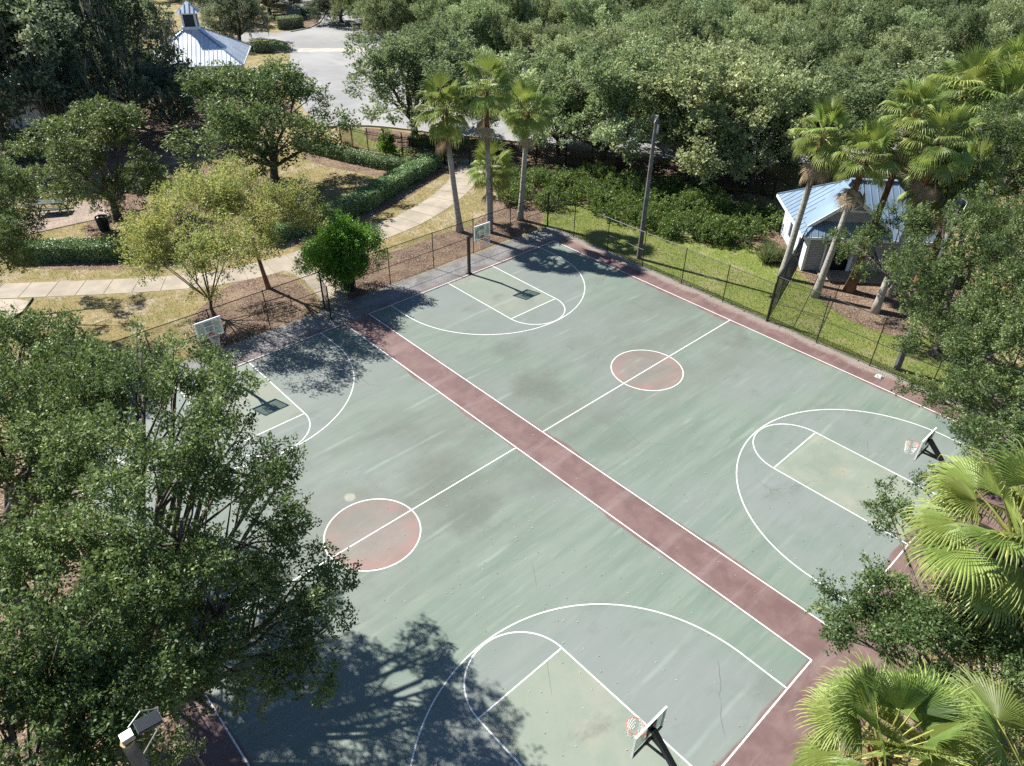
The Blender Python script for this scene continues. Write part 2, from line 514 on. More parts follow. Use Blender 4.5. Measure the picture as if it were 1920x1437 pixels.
def palm_bark_material(name, low, high, h0, h1):
    n = NT(name)
    p = n.obj(); x, y, z = n.xyz(p)
    f = n.noise(n.scale(p, (1, 1, 4.0)), 3.0, 5, .7); w = n.noise(n.scale(p, (1, 1, .3)), 8.0, 4)
    c = n.mix(n.ss(f, .35, .7), tuple(v * .72 for v in low), tuple(v * 1.15 for v in low))
    d = n.mix(n.ss(w, .35, .7), tuple(v * .55 for v in high), tuple(v * 1.25 for v in high))
    c = n.mix(n.ss(n.ma('ADD', z, n.ma('MULTIPLY', w, 1.2)), h0, h1), c, d)
    n.bump(n.ma('ADD', f, w), .8, .03)
    return n.set(c, .95, .1)

def roof_material(name='metal_roof', c0=(.20, .28, .37)):  # default blue carries the sky's reflection in the base colour
    n = NT(name)
    p = n.pos()
    f = n.noise(p, .6, 4); h = n.noise(p, 6.0, 4, .7)
    c = n.mix(n.ss(f, .35, .7), tuple(v * .88 for v in c0), tuple(min(.9, v * 1.12) for v in c0))
    c = n.mix(n.ss(h, .62, .8, 0, .35), c, (.25, .24, .21))
    return n.set(c, .38, .5, .25)

M = {}
M['court'] = court_material()
M['line'] = line_material()
M['lawn'] = lawn_material('dry_lawn', (.250, .205, .090), (.310, .240, .120), (.190, .190, .065), (.400, .330, .235), .8)
M['lawn_green'] = lawn_material('green_lawn', (.155, .205, .045), (.215, .245, .065), (.250, .250, .080), (.340, .300, .170), .5)
M['mulch'] = mulch_material()
M['concrete'] = concrete_material()
M['kerb'] = concrete_material('kerb_concrete', (.40, .375, .32))
M['asphalt'] = asphalt_material()
M['sand'] = concrete_material('sand', (.38, .33, .26))
M['brick'] = concrete_material('paver', (.34, .27, .22))
M['bark'] = bark_material('oak_bark', (.055, .047, .040), (.165, .145, .120))
M['bark_red'] = bark_material('myrtle_bark', (.13, .065, .04), (.27, .15, .095), 3.0)
M['oak_near'] = leaf_mat('oak_leaf', (.020, .040, .017), (.092, .144, .048), (.275, .330, .130), .5, .28, .30, (.24, .32, .06))
M['oak_far'] = leaf_mat('hazy_oak_leaf', (.062, .094, .046), (.205, .258, .120), (.420, .470, .245), .62, .18, .32, (.36, .44, .15), .5)  # leaf colour lightened to stand in for haze over the wood
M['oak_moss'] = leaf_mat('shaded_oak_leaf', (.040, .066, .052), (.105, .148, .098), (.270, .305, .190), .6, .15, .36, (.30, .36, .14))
M['myrtle'] = leaf_mat('myrtle_leaf', (.070, .115, .034), (.225, .262, .090), (.500, .450, .150), .55, .25, .42, (.48, .52, .12))
M['bush'] = leaf_mat('bright_leaf', (.035, .085, .010), (.115, .250, .026), (.290, .470, .075), .42, .4, .38, (.24, .44, .03))
M['hedge'] = leaf_mat('hedge_leaf', (.055, .110, .042), (.190, .300, .120), (.360, .460, .220), .45, .35, .22, (.24, .36, .08))
M['shade_shrub'] = leaf_mat('shrub_leaf', (.035, .068, .018), (.100, .165, .038), (.225, .290, .085), .45, .35, .32, (.24, .34, .05))
M['palm'] = leaf_mat('palm_leaf', (.062, .112, .024), (.190, .260, .060), (.450, .470, .165), .48, .32, .34, (.48, .52, .10), .45)
M['palm_dead'] = leaf_mat('dead_palm_leaf', (.17, .12, .07), (.34, .26, .16), (.52, .42, .28), .7, .2, .2, (.4, .28, .12), .2)
M['palm_stalk'] = plain('palm_stalk', (.34, .33, .09), .45, .4)
M['palm_orange'] = plain('palm_boot', (.26, .12, .05), .8, .2, 0, .4, 9)
M['palm_bark'] = palm_bark_material('palm_bark', (.37, .345, .30), (.18, .095, .05), 5.6, 7.2)
M['palm_bark_shaggy'] = palm_bark_material('shaggy_palm_bark', (.20, .12, .08), (.20, .085, .04), 0.5, 2.5)
M['moss'] = leaf_mat('spanish_moss', (.10, .10, .075), (.20, .20, .155), (.33, .32, .25), .9, .05, .3, (.3, .3, .2))
M['grass_clump'] = leaf_mat('reed_leaf', (.05, .09, .03), (.13, .18, .07), (.28, .29, .15), .5, .3, .3, (.3, .33, .1))
M['litter'] = leaf_mat('fallen_leaf', (.24, .17, .06), (.52, .45, .24), (.72, .68, .52), .8, .2, .2, (.5, .4, .2))
M['black'] = plain('black_coated_steel', (.016, .017, .018), .42, .45)
M['iron'] = plain('black_iron', (.012, .012, .013), .4, .45)
M['steel'] = plain('dull_steel', (.30, .31, .31), .45, .5, .5)
M['white_paint'] = plain('white_paint', (.76, .77, .75), .5, .35, 0, .06)
M['trim'] = plain('white_trim', (.72, .74, .74), .5, .35, 0, .05)
M['rim'] = plain('rim_orange', (.52, .12, .06), .5, .4)
M['net'] = plain('net_cord', (.78, .77, .73), .9, .1)
M['roof'] = roof_material()
M['roof_white'] = roof_material('pale_metal_roof', (.66, .70, .74))
M['siding'] = plain('grey_siding', (.34, .345, .35), .7, .25, 0, .06)
M['siding_sky_tint'] = plain('sky_tinted_siding', (.55, .60, .64), .6, .3, 0, .06)  # white siding with the blue of sky-lit shade put into its colour
M['dark_void'] = plain('dark_opening', (.012, .013, .015), .6, .3)
M['louver'] = plain('dark_louver', (.035, .045, .06), .5, .4)
M['pole'] = plain('weathered_concrete_pole', (.135, .130, .125), .85, .2, 0, .3, 2)
M['fin'] = plain('dark_fin', (.035, .045, .06), .4, .5)
M['brass'] = plain('cap_yellow', (.30, .22, .09), .6, .3)
M['green_paint'] = plain('dark_green_paint', (.018, .032, .030), .5, .4)
M['utility'] = plain('utility_green', (.11, .16, .15), .6, .3)
M['cloth'] = plain('crumpled_cloth', (.33, .37, .34), .9, .1, 0, .3, 12)
M['edging'] = plain('edging_black', (.02, .02, .022), .5, .4)

def glass_mat():
    n = NT('clear_board')
    tr = n.node('ShaderNodeBsdfTransparent'); tr.inputs[0].default_value = (.80, .87, .83, 1)
    gl = n.node('ShaderNodeBsdfGlossy'); gl.inputs[0].default_value = (.9, .95, .93, 1); gl.inputs['Roughness'].default_value = .12
    df = n.node('ShaderNodeBsdfDiffuse'); df.inputs[0].default_value = (.55, .60, .56, 1)
    a = n.node('ShaderNodeMixShader'); a.inputs[0].default_value = .10
    b = n.node('ShaderNodeMixShader'); b.inputs[0].default_value = .22
    n.t.links.new(tr.outputs[0], a.inputs[1]); n.t.links.new(gl.outputs[0], a.inputs[2])
    n.t.links.new(a.outputs[0], b.inputs[1]); n.t.links.new(df.outputs[0], b.inputs[2])
    n.t.links.new(b.outputs[0], n.out.inputs[0])
    return n.m
M['glass'] = glass_mat()

# ------------------------------------------------------------------ the setting: ground sheets
b = MB(); b.sheet([(-400, -300), (700, -300), (700, 700), (-400, 700)], -.02)
tag(b.build('ground', M['lawn']), kind='structure')

POLY = []
def ground_patch(name, poly, z, m, it=2):
    POLY.append((name, smooth_poly(poly, it) if it else poly))
    bb = MB(); bb.sheet(smooth_poly(poly, it) if it else poly, z)
    return tag(bb.build(name, m), kind='structure')

ground_patch('green_lawn', [(17.71, 30.16), (19.40, 32.55), (24.07, 35.48), (26.58, 32.57), (26.85, 27.93), (26.48, 22.34), (27.67, 18.35), (24.58, 14.20), (23.49, 11.48), (22.61, 8.13), (24.05, 4.61), (22, 0), (26, -8), (18.3, -8), (18.3, 29)], -.016, M['lawn_green'])
ground_patch('mulch_bed', [(1.0, 30.3), (18.4, 30.5), (19.89, 32.93), (22.28, 38.28), (21.04, 38.85), (17.74, 35.75), (14.10, 33.64), (11.76, 34.33), (8.74, 33.96), (6.51, 34.15), (4.14, 33.95), (3.24, 35.55), (2.36, 35.50), (1.75, 33.17), (1.07, 30.25)], -.012, M['mulch'])
ground_patch('mulch_bed', [(-.1, 30.2), (0.23, 31.82), (0.79, 35.70), (-0.83, 37.11), (-3.17, 36.55), (-4.33, 35.81), (-6.36, 34.35), (-6.31, 31.33), (-9, 30.2)], -.012, M['mulch'])
ground_patch('mulch_bed', [(26.80, 17.41), (25.96, 14.97), (23.57, 12.74), (21.91, 10.33), (21.75, 7.73), (22.71, 5.78), (30, 4), (38, 10), (36, 18), (30, 22), (28.87, 19.07)], -.012, M['mulch'])
ground_patch('mulch_bed', [(19.23, 38.09), (19.53, 33.25), (23.92, 31.86), (24.71, 25.75), (24.80, 21.18), (26.95, 17.50), (36, 22), (30, 34), (29.41, 39.44), (22.96, 41.34)], -.010, M['mulch'])
ground_patch('mulch_bed', [(2.37, 38.60), (4.64, 39.43), (7.79, 39.70), (11.91, 40.33), (19.14, 43.73), (21.08, 43.29), (21.84, 44.94), (20.16, 47.27), (15.29, 53.25), (13.91, 57.33), (12.09, 54.10), (13.24, 49.94), (15.31, 45.18), (8.79, 42.74), (4.03, 40.53)], -.010, M['mulch'])
ground_patch('mulch_bed', [(-12.02, 47.53), (-6.09, 42.37), (-4.05, 41.58), (-3.28, 43.50), (-11.33, 50.49)], -.010, M['mulch'])
ground_patch('mulch_bed', [(-3.70, 52.14), (-6.09, 49.28), (-7.58, 50.00), (1.40, 63.15), (7.74, 54.27), (9.17, 49.77), (1.81, 47.41), (-1.57, 47.77)], -.012, M['mulch'])
ground_patch('mulch_bed', [(-2, 60), (18, 62), (22, 80), (0, 100), (-20, 90), (-16, 64)], -.012, M['mulch'])
ground_patch('sand_path', [(-14.40, 44.46), (-12.03, 42.55), (-13.03, 40.98), (-14.49, 40.35), (-15.87, 39.75)], -.008, M['sand'])
ground_patch('mulch_bed', [(-17, 33), (-16.1, 27), (-16.1, -3), (-20, -3), (-24, 10), (-22, 30)], -.010, M['mulch'])

# court: one asphalt slab with paint zones, painted lines as thin sheets on top
b = MB(); b.slab([(-16.0, -2.15), (18.05, -2.15), (18.05, 30.28), (-16.0, 30.28)], -.10, .0)
court = tag(b.build('court_slab', M['court']), kind='structure')
LW = .051
def line(a, c, z=.004):
    a, c = Vector((*a, 0)), Vector((*c, 0)); d = (c - a).normalized(); w = Vector((-d.y, d.x, 0)) * LW / 2
    bb = MB(); bb.add([p + Vector((0, 0, z)) for p in (a - w, c - w, c + w, a + w)], [(0, 1, 2, 3)])
    return bb.build('painted_line', M['line'], court)
def arc(c, r, a0, a1, z=.0055, n=64):
    vs = []; fs = []
    for i in range(n + 1):
        a = a0 + (a1 - a0) * i / n
        for k in (-1, 1): vs.append((c[0] + (r + k * LW / 2) * math.cos(a), c[1] + (r + k * LW / 2) * math.sin(a), z))
    for i in range(n): fs.append((2 * i, 2 * i + 1, 2 * i + 3, 2 * i + 2))
    bb = MB(); bb.add(vs, fs)
    return bb.build('painted_line', M['line'], court)
h = LW / 2
for x0, x1, cx in ((-W_, 0, CL), (S_, S_ + W_, CR)):
    line((x0, -h), (x0, L_ + h)); line((x1, -h), (x1, L_ + h))
    line((x0 + h, 0), (x1 - h, 0)); line((x0 + h, L_), (x1 - h, L_))
    line((x0 + h, L_ / 2), (x1 - h, L_ / 2))
    arc((cx, L_ / 2), 1.8288, 0, 2 * math.pi, .007)
    for y0, sg in ((0, 1), (L_, -1)):
        kw, fl = 1.804, 5.766
        line((cx - kw, y0 + sg * h), (cx - kw, y0 + sg * fl)); line((cx + kw, y0 + sg * h), (cx + kw, y0 + sg * fl))
        line((cx - kw + h, y0 + sg * fl), (cx + kw - h, y0 + sg * fl))
        arc((cx, y0 + sg * fl), 1.804, 0 if sg > 0 else math.pi, math.pi if sg > 0 else 2 * math.pi, .0065)
        r3 = 6.02; yc = y0 + sg * 1.60
        line((cx - r3, y0 + sg * h), (cx - r3, yc)); line((cx + r3, y0 + sg * h), (cx + r3, yc))
        arc((cx, yc), r3, 0 if sg > 0 else math.pi, math.pi if sg > 0 else 2 * math.pi, .009)
# concrete mow strip along the right edge
for k in range(14):
    y0 = 30.2 - k * 2.3
    b = MB(); b.box((18.17, y0 - 1.13, -.03), (.2, 2.24, .09)); b.build('kerb_piece', M['kerb'], court)

# concrete paths: every slab between two joints is a piece
PATHS = []
def path(name, pts, width, step=1.55, z=-.004, widths=None):
    root = bpy.data.objects.new(name, None); col.objects.link(root); tag(root, kind='structure')
    c = resample(smooth_line(pts, 2), step); PATHS.append((np.array([[p.x, p.y] for p in c]), width / 2 if widths is None else max(widths[1:]) / 2))
    L = []; n = len(c)
    for i in range(n):
        d = (c[min(i + 1, n - 1)] - c[max(i - 1, 0)]).normalized(); s = Vector((-d.y, d.x, 0))
        w = width if widths is None else np.interp(i / (n - 1), np.linspace(0, 1, len(widths)), widths)
        L.append((c[i] - s * w / 2, c[i] + s * w / 2))
    for i in range(n - 1):
        e = .012
        a, b_, c_, d_ = L[i][0].lerp(L[i + 1][0], e), L[i][1].lerp(L[i + 1][1], e), L[i + 1][1].lerp(L[i][1], e), L[i + 1][0].lerp(L[i][0], e)
        bb = MB(); bb.slab([a, d_, c_, b_], -.09, z + random.uniform(-.003, .003)); bb.build('path_slab', M['concrete'], root)
    bb = MB()
    for i in range(n - 1): bb.add([(*p[:2], z - .02) for p in (L[i][0], L[i + 1][0], L[i + 1][1], L[i][1])], [(0, 1, 2, 3)])
    bb.build('path_joints', M['mulch'], root)
    return root
path('concrete_path', [(-14.65, 45.88), (-10.09, 42.50), (-5.85, 39.52), (-2.33, 37.65), (1.39, 37.15), (3.70, 37.13), (7.91, 37.18), (11.92, 37.67), (17.02, 39.68), (21.08, 42.59), (23.34, 44.58)], 1.9, widths=[1.9, 1.9, 1.9, 2.0, 2.3, 2.4, 2.3, 2.3, 2.4])
path('concrete_path', [(2.37, 36.31), (2.05, 34.31), (1.26, 31.27), (.85, 30.32)], 2.2, 1.3, z=.002, widths=[3.6, 2.2, 1.8, 1.7])
path('concrete_path', [(-20, -7.0), (-2, -7.2), (6, -6.5), (20, -10)], 1.6, z=-.004)
path('concrete_path', [(15.91, 54.26), (17.59, 51.69), (18.34, 47.90), (15.69, 44.22)], 1.2, z=-.002)

# road and car park behind the iron fence
RO = [(30.59, 108.40), (32.62, 100.91), (32.95, 94.68), (24.94, 80.63), (20.07, 68.24), (18.15, 61.25), (20.22, 60.44), (22.88, 57.75), (25.67, 52.05), (28.58, 47.67), (31.01, 42.33), (34.63, 36.53), (38.47, 30.67), (41.70, 26.84), (75, 10), (220, 20), (240, 190), (60, 190), (50.99, 124.00), (46.73, 110.81), (41.72, 108.27), (37.94, 107.89), (35.23, 111.10)]
b = MB(); b.sheet(RO, -.008); road = tag(b.build('road', M['asphalt']), kind='structure')
def kerb(pts, h=.13, w=.16):
    c = resample(smooth_line(pts, 2), 1.5)
    root = bpy.data.objects.new('kerb', None); col.objects.link(root); tag(root, kind='structure')
    for a, e in zip(c, c[1:]):
        d = (e - a).normalized() * .01
        bb = MB(); bb.bar(a + d + Vector((0, 0, h / 2 - .03)), e - d + Vector((0, 0, h / 2 - .03)), w, h + .06); bb.build('kerb_piece', M['kerb'], root)
kerb([(18.15, 61.25), (20.22, 60.44), (22.88, 57.75), (25.67, 52.05), (28.58, 47.67), (31.01, 42.33), (34.63, 36.53), (38.47, 30.67)])
kerb([(33.21, 105.33), (35.41, 103.10), (35.22, 98.85), (33.57, 95.07), (31.78, 94.72), (29.89, 97.11)])
kerb([(39.91, 107.45), (42.90, 107.92), (46.73, 110.81), (50.34, 115.60), (54.41, 121.41)])
b = MB(); b.sheet([(34.24, 96.59), (42.95, 89.67), (41.66, 87.74), (32.56, 94.54)], -.004)
tag(b.build('crosswalk_band', M['kerb']), kind='structure')
for k in range(7):
    a_ = Vector((52 + k * 1.9, 96 - k * 2.0, -.003)); d_ = Vector((3.4, 3.2, 0)); w_ = Vector((-.05, .05, 0))
    b = MB(); b.add([a_ - w_, a_ + d_ - w_, a_ + d_ + w_, a_ + w_], [(0, 1, 2, 3)]); b.build('bay_line', M['line'], road)
ground_patch('green_lawn', [(32.62, 105.80), (35.23, 102.74), (34.93, 98.61), (33.57, 95.52), (30.61, 96.98), (28.94, 98.31)], .06, M['lawn_green'], 1)
ground_patch('mulch_bed', [(47.73, 126.47), (40.02, 108.47), (43.12, 108.31), (46.91, 111.28), (53.83, 121.85)], .02, M['mulch'], 1)
ground_patch('mulch_bed', [(20.30, 59.91), (22.38, 57.03), (25.16, 51.39), (27.94, 46.95), (30.47, 41.79), (34.07, 36.06), (37.88, 30.26), (41.09, 26.47), (36.98, 24.47), (31.10, 30.76), (29.82, 37.28), (23.70, 44.27), (18.26, 52.68)], .01, M['mulch'], 1)
ground_patch('green_lawn', [(20.11, 59.61), (21.30, 58.16), (19.97, 57.04), (19.29, 54.22), (20.45, 50.83), (23.18, 46.58), (22.46, 45.69), (18.86, 50.23), (17.75, 54.70)], .016, M['lawn_green'], 1)

# brick pavers under the picnic table (about 4 pixels each: joined)
b = MB()
o = Vector((*(-9.82, 52.51), 0)); ux = (Vector((*(-6.38, 52.29), 0)) - o).normalized(); uy = Vector((-ux.y, ux.x, 0))
for i in range(26):
    for j in range(34):
        c = o + ux * (i * .21 + (.1 if j % 2 else 0)) + uy * j * .11
        b.box((c.x, c.y, .0 + random.uniform(-.004, .004)), (.2, .1, .06), Matrix.Rotation(math.atan2(ux.y, ux.x), 3, 'Z'))
pav = b.build('paver_patch', M['brick']); tag(pav, kind='stuff', label='patch of small brick pavers under the picnic table', cat='pavers')

# ------------------------------------------------------------------ basketball hoops
def make_hoop():
    t = thing('basketball_hoop', '', 'basketball hoop')
    b = MB(); b.box((0, -.08, 1.22), (.15, .15, 2.48)); b.box((0, -.08, 2.47), (.17, .17, .03)); b.box((0, -.08, .015), (.32, .32, .03)); b.build('post', M['black'], t)
    b = MB(); b.bar((0, -.08, 2.36), (0, 1.13, 3.50), .13, .15); b.box((0, 1.165, 3.50), (.34, .03, .36)); b.build('arm', M['black'], t)
    b = MB()
    for s in (-1, 1): b.bar((s * .10, 1.16, 2.92), (s * .03, .50, 2.90), .045, .07)
    b.bar((-.14, 1.165, 2.92), (.14, 1.165, 2.92), .06, .12); b.build('strut', M['black'], t)
    b = MB(); b.box((0, 1.215, 3.25), (1.20, .022, .88)); bd = b.build('backboard', M['glass'], t)
    f = MB()
    for y in (1.233,):
        for s in (-1, 1):
            f.box((s * .583, y, 3.25), (.055, .010, .90)); f.box((0, y, 3.25 + s * .4225), (1.11, .010, .055))
            f.box((s * .20, y, 3.235), (.04, .010, .27))
        f.box((0, y, 3.39), (.44, .010, .04)); f.box((0, y, 3.08), (.44, .010, .04))
    f.build('board_marking', M['white_paint'], bd)
    f = MB()
    for s in (-1, 1): f.box((s * .597, 1.205, 3.25), (.03, .045, .90))
    f.box((0, 1.205, 3.70), (1.225, .05, .035)); f.build('board_frame', M['white_paint'], bd)
    f = MB(); f.box((0, 1.20, 2.80), (1.20, .05, .05)); f.build('bottom_pad', M['black'], bd)
    b = MB(); n = 28; rc = Vector((0, 1.62, 3.0)); rr = .229
    b.tube([rc + Vector((math.cos(2 * math.pi * i / n) * rr, math.sin(2 * math.pi * i / n) * rr, 0)) for i in range(n + 1)], .011, 6, cap=False)
    b.box((0, 1.30, 3.0), (.13, .13, .02)); b.box((0, 1.243, 2.98), (.14, .012, .13))
    for s in (-1, 1): b.bar((s * .05, 1.25, 2.93), (s * .10, 1.42, 2.99), .012)
    b.build('rim', M['rim'], t)
    b = MB(); k = 14
    def np_(i, j):
        a = 2 * math.pi * (i + .5 * (j % 2)) / k; u = j / 6
        r = rr * (1 - .42 * u + .06 * u * u) if j else rr
        return rc + Vector((math.cos(a) * r, math.sin(a) * r, -.42 * u - .01))
    for j in range(6):
        for i in range(k):
            i2 = i + (1 if j % 2 else -1)
            b.tube([np_(i, j), np_(i, j + 1)], .0055, 3, cap=False); b.tube([np_(i, j), np_(i2, j + 1)], .0055, 3, cap=False)
    b.build('net', M['net'], t)
    return t
hoop = make_hoop()
G = 'basketball hoops of the two courts'
hoop.location = (CR, L_, 0); hoop.rotation_euler = (0, 0, math.pi)
tag(hoop, 'basketball hoop whose backboard stands before the three tall palms', group=G)
copy_tree(hoop, (CL, L_), math.pi, label='basketball hoop at the far left, post half hidden by the oak', group=G)
copy_tree(hoop, (CR, 0), 0, label='basketball hoop at the right edge among oak leaves, seen from the side', group=G)
copy_tree(hoop, (CL, 0), 0, label='nearest basketball hoop, seen from behind at the bottom of the picture', group=G)

# ------------------------------------------------------------------ chain link fences
def chain_fence(name, label, pts, h, skip_top=(), mid=True, cap=True):
    """posts at pts, rails between them, and a net of crossing wires"""
    root = thing(name, label, 'fence', (*pts[0], 0), group='chain link fences round the courts')
    off = (*pts[0], 0)
    for i, p in enumerate(pts):
        end = i in (0, len(pts) - 1)
        b = MB(); r = .038 if end else .028
        b.tube([(*p, -.05), (*p, h + .03)], r, 8); b.tube([(*p, h + .03), (*p, h + .07)], [r * 1.25, r * .4], 8); b.build('post', M['black'], root, off)
    for i, (a, c) in enumerate(zip(pts, pts[1:])):
        if i not in skip_top:
            b = MB(); b.tube([(*a, h - .01), (*c, h - .01)], .022, 6); b.build('top_rail', M['black'], root, off)
        if mid and not (len(pts) > 3 and i % 2 and mid == 'alt'):
            b = MB(); b.tube([(*a, h * .5), (*c, h * .5)], .018, 6); b.build('middle_rail', M['black'], root, off)
        b = MB(); b.tube([(*a, .06), (*c, .06)], .010, 5); b.build('bottom_wire', M['black'], root, off)
        A, C = Vector((*a, .05)), Vector((*c, .05)); d = C - A; ln = d.length; d.normalize(); hh = h - .07
        s = .072; w = MB(); nn = d.cross(Vector((0, 0, 1))) * .004
        k = -hh
        while k < ln:
            for sg in (1, -1):
                x0, x1 = k, k + hh; z0, z1 = 0.0, hh
                if x0 < 0: z0 = -x0; x0 = 0
                if x1 > ln: z1 = hh - (x1 - ln); x1 = ln
                if x1 - x0 > .01:
                    if sg < 0: p0, p1 = A + d * x0 + Vector((0, 0, hh - z0)), A + d * x1 + Vector((0, 0, hh - z1))
                    else: p0, p1 = A + d * x0 + Vector((0, 0, z0)), A + d * x1 + Vector((0, 0, z1))
                    w.tube([p0 + nn * sg, p1 + nn * sg], .0028, 3, cap=False)
            k += s
        w.build('wire_mesh', M['black'], root, off)
    return root
FX, FY = 18.1, 30.34
chain_fence('chain_link_fence', 'black chain link fence behind the far right hoop, up to the corner', [(x, FY) for x in (1.66, 4.6, 7.92, 11.22, 14.5, FX)], 2.40)
chain_fence('chain_link_fence', 'low black chain link fence in front of the green lawn and light pole', [(FX, y) for y in (30.30, 27.75, 24.7, 21.7, 18.6, 15.6, 12.66)], 2.38, mid='alt')
chain_fence('chain_link_fence', 'taller chain link fence beside the right court near the palms', [(FX, y) for y in (12.62, 9.6, 6.62, 3.6, .6, -2.3)], 2.86)
chain_fence('chain_link_fence', 'chain link fence running from the court towards the grey shed', [(18.22, 12.64), (20.4, 13.3), (22.9, 14.1), (25.2, 14.85)], 2.86)
chain_fence('chain_link_fence', 'black chain link fence left of the open gate, behind the far left hoop', [(x, FY) for x in (0.02, -3.35, -6.4, -9.5, -12.6, -15.98)], 2.38)
chain_fence('chain_link_fence', 'chain link fence under the big oaks along the left court', [(-16.05, y) for y in (30.30, 27.3, 24.2, 21.1, 18, 14.9, 11.8, 8.7, 5.6, 2.5, -2.3)], 2.38)
chain_fence('chain_link_fence', 'chain link fence behind the near palms at the bottom right', [(x, -2.36) for x in (-16.05, -13, -10, -7, -4, -1, 2, 5, 8, 11, 14, 17, 18.1)], 1.25)
chain_fence('fence_gate', 'narrow open gate leaf at the gap in the far fence', [(-.02, 30.22), (-.36, 28.96)], 2.1)

# ------------------------------------------------------------------ iron picket fence
pk = MB(); pk.box((0, 0, .92), (.028, .028, 1.84)); pk.add([(-.016, -.016, 1.84), (.016, -.016, 1.84), (.016, .016, 1.84), (-.016, .016, 1.84), (0, 0, 1.95)], [(0, 1, 4), (1, 2, 4), (2, 3, 4), (3, 0, 4)])
pk_me = pk.mesh('picket')
ps = MB(); ps.box((0, 0, 1.0), (.075, .075, 2.05)); ps.box((0, 0, 2.045), (.1, .1, .04)); ps_me = ps.mesh('post')
def iron_fence(label, pts, step=.135, name='iron_fence', cat='fence', sc=1.0):
    root = thing(name, label, cat, (*pts[0][:2], 0), group='black iron picket fence sections')
    o = Vector((*pts[0][:2], 0)); c = [Vector((*p[:2], 0)) for p in pts]
    for i, p in enumerate(c): link('post', ps_me, M['iron'], root, p - o, scale=(1, 1, sc))
    for a, e in zip(c, c[1:]):
        d = e - a; ang = math.atan2(d.y, d.x); n = int(d.length / step)
        for k in range(1, n):
            link('picket', pk_me, M['iron'], root, a + d * k / n - o, (0, 0, ang), (1, 1, sc))
        for z in (.18, 1.55, 1.72):
            b = MB(); b.bar(a - o + Vector((0, 0, z * sc)), e - o + Vector((0, 0, z * sc)), .032, .036); b.build('rail', M['iron'], root)
    return root
iron_fence('curved iron picket fence behind the low hedge and clipped green shrub', [(16.89, 55.83), (17.04, 54.10), (17.52, 52.33), (18.22, 50.78), (19.04, 49.23), (19.95, 47.54), (20.75, 45.59)])
iron_fence('iron picket fence and gate at the end of the concrete path', [(20.79, 45.46), (22.01, 43.63), (23.25, 42.49), (24.74, 41.41)])
iron_fence('iron picket fence behind the palms and shrub mound', [(24.84, 41.32), (26.57, 40.21), (28.31, 38.38), (29.10, 36.13), (29.73, 34.06)])
iron_fence('solid looking iron gate panel beside the fence corner left of the lamp pole', [(29.74, 33.89), (29.77, 32.70)], .06, 'iron_gate', 'gate', 1.06)
iron_fence('iron picket fence in the shade of the oaks right of the lamp pole', [(29.77, 32.53), (30.29, 30.18), (31.56, 28.01), (32.71, 26.26)])
iron_fence('iron picket fence end running to the shed roof corner', [(32.80, 26.18), (34.20, 24.68), (35.14, 23.58), (35.07, 22.45)])
sg = MB(); _p = Vector((*(22.82, 42.89), 1.1)); sg.box(_p, (.45, .02, .3), Matrix.Rotation(R(-40), 3, 'Z')); sg = sg.build('gate_sign', M['sand'])
tag(sg, 'small beige sign fixed on the iron gate beside the tall palm', 'sign')

# ------------------------------------------------------------------ light poles
def make_lamp():
    t = thing('light_pole', '', 'light pole')
    b = MB(); b.tube([(0, 0, -.05), (0, 0, .9), (0, 0, 5), (0, 0, 8.95)], [.18, .165, .135, .105], 8); b.build('pole', M['pole'], t)
    b = MB(); b.tube([(0, 0, 8.95), (0, 0, 8.99)], [.112, .112], 8); b.build('cap', M['brass'], t)
    b = MB(); b.box((.03, 0, 9.09), (.19, .16, .12)); b.box((0, .17, 8.4), (.12, .08, .5)); b.build('driver_box', M['steel'], t)
    b = MB(); Q = Matrix.Rotation(R(8), 3, 'Y'); b.box((.38, 0, 9.10), (.40, .25, .05), Q); h = b.build('lamp_head', M['fin'], t)
    f = MB()
    for i in range(11): f.box((.38, -.115 + i * .023, 9.14), (.37, .008, .04), Q)
    f.build('cooling_fin', M['fin'], h)
    f = MB(); f.tube([(.1, .1, 9.15), (.35, .28, 9.12), (.6, .3, 8.9), (.45, .22, 8.5), (.12, .1, 8.3)], .014, 5); f.build('cable', M['steel'], t)
    return t
lamp = make_lamp(); lamp.location = (18.95, 22.65, 0); lamp.rotation_euler = (0, 0, math.pi)
GL = 'floodlight poles round the courts'
tag(lamp, 'tall free standing light pole on the green lawn behind the fence', group=GL)
copy_tree(lamp, (18.95, 5.56), math.pi, label='light pole by the right fence, its upper half lost in oak leaves', group=GL)
copy_tree(lamp, (-17.05, 5.45), 0, label='light pole seen from above, its finned lamp head at the bottom left', group=GL)

# ------------------------------------------------------------------ grey restroom shed with metal roof
shed = thing('restroom_shed', 'small grey shed with sky tinted metal roof and front gable behind the palms', 'shed', (25.55, 14.69, 0), math.atan2(-.73, .68))
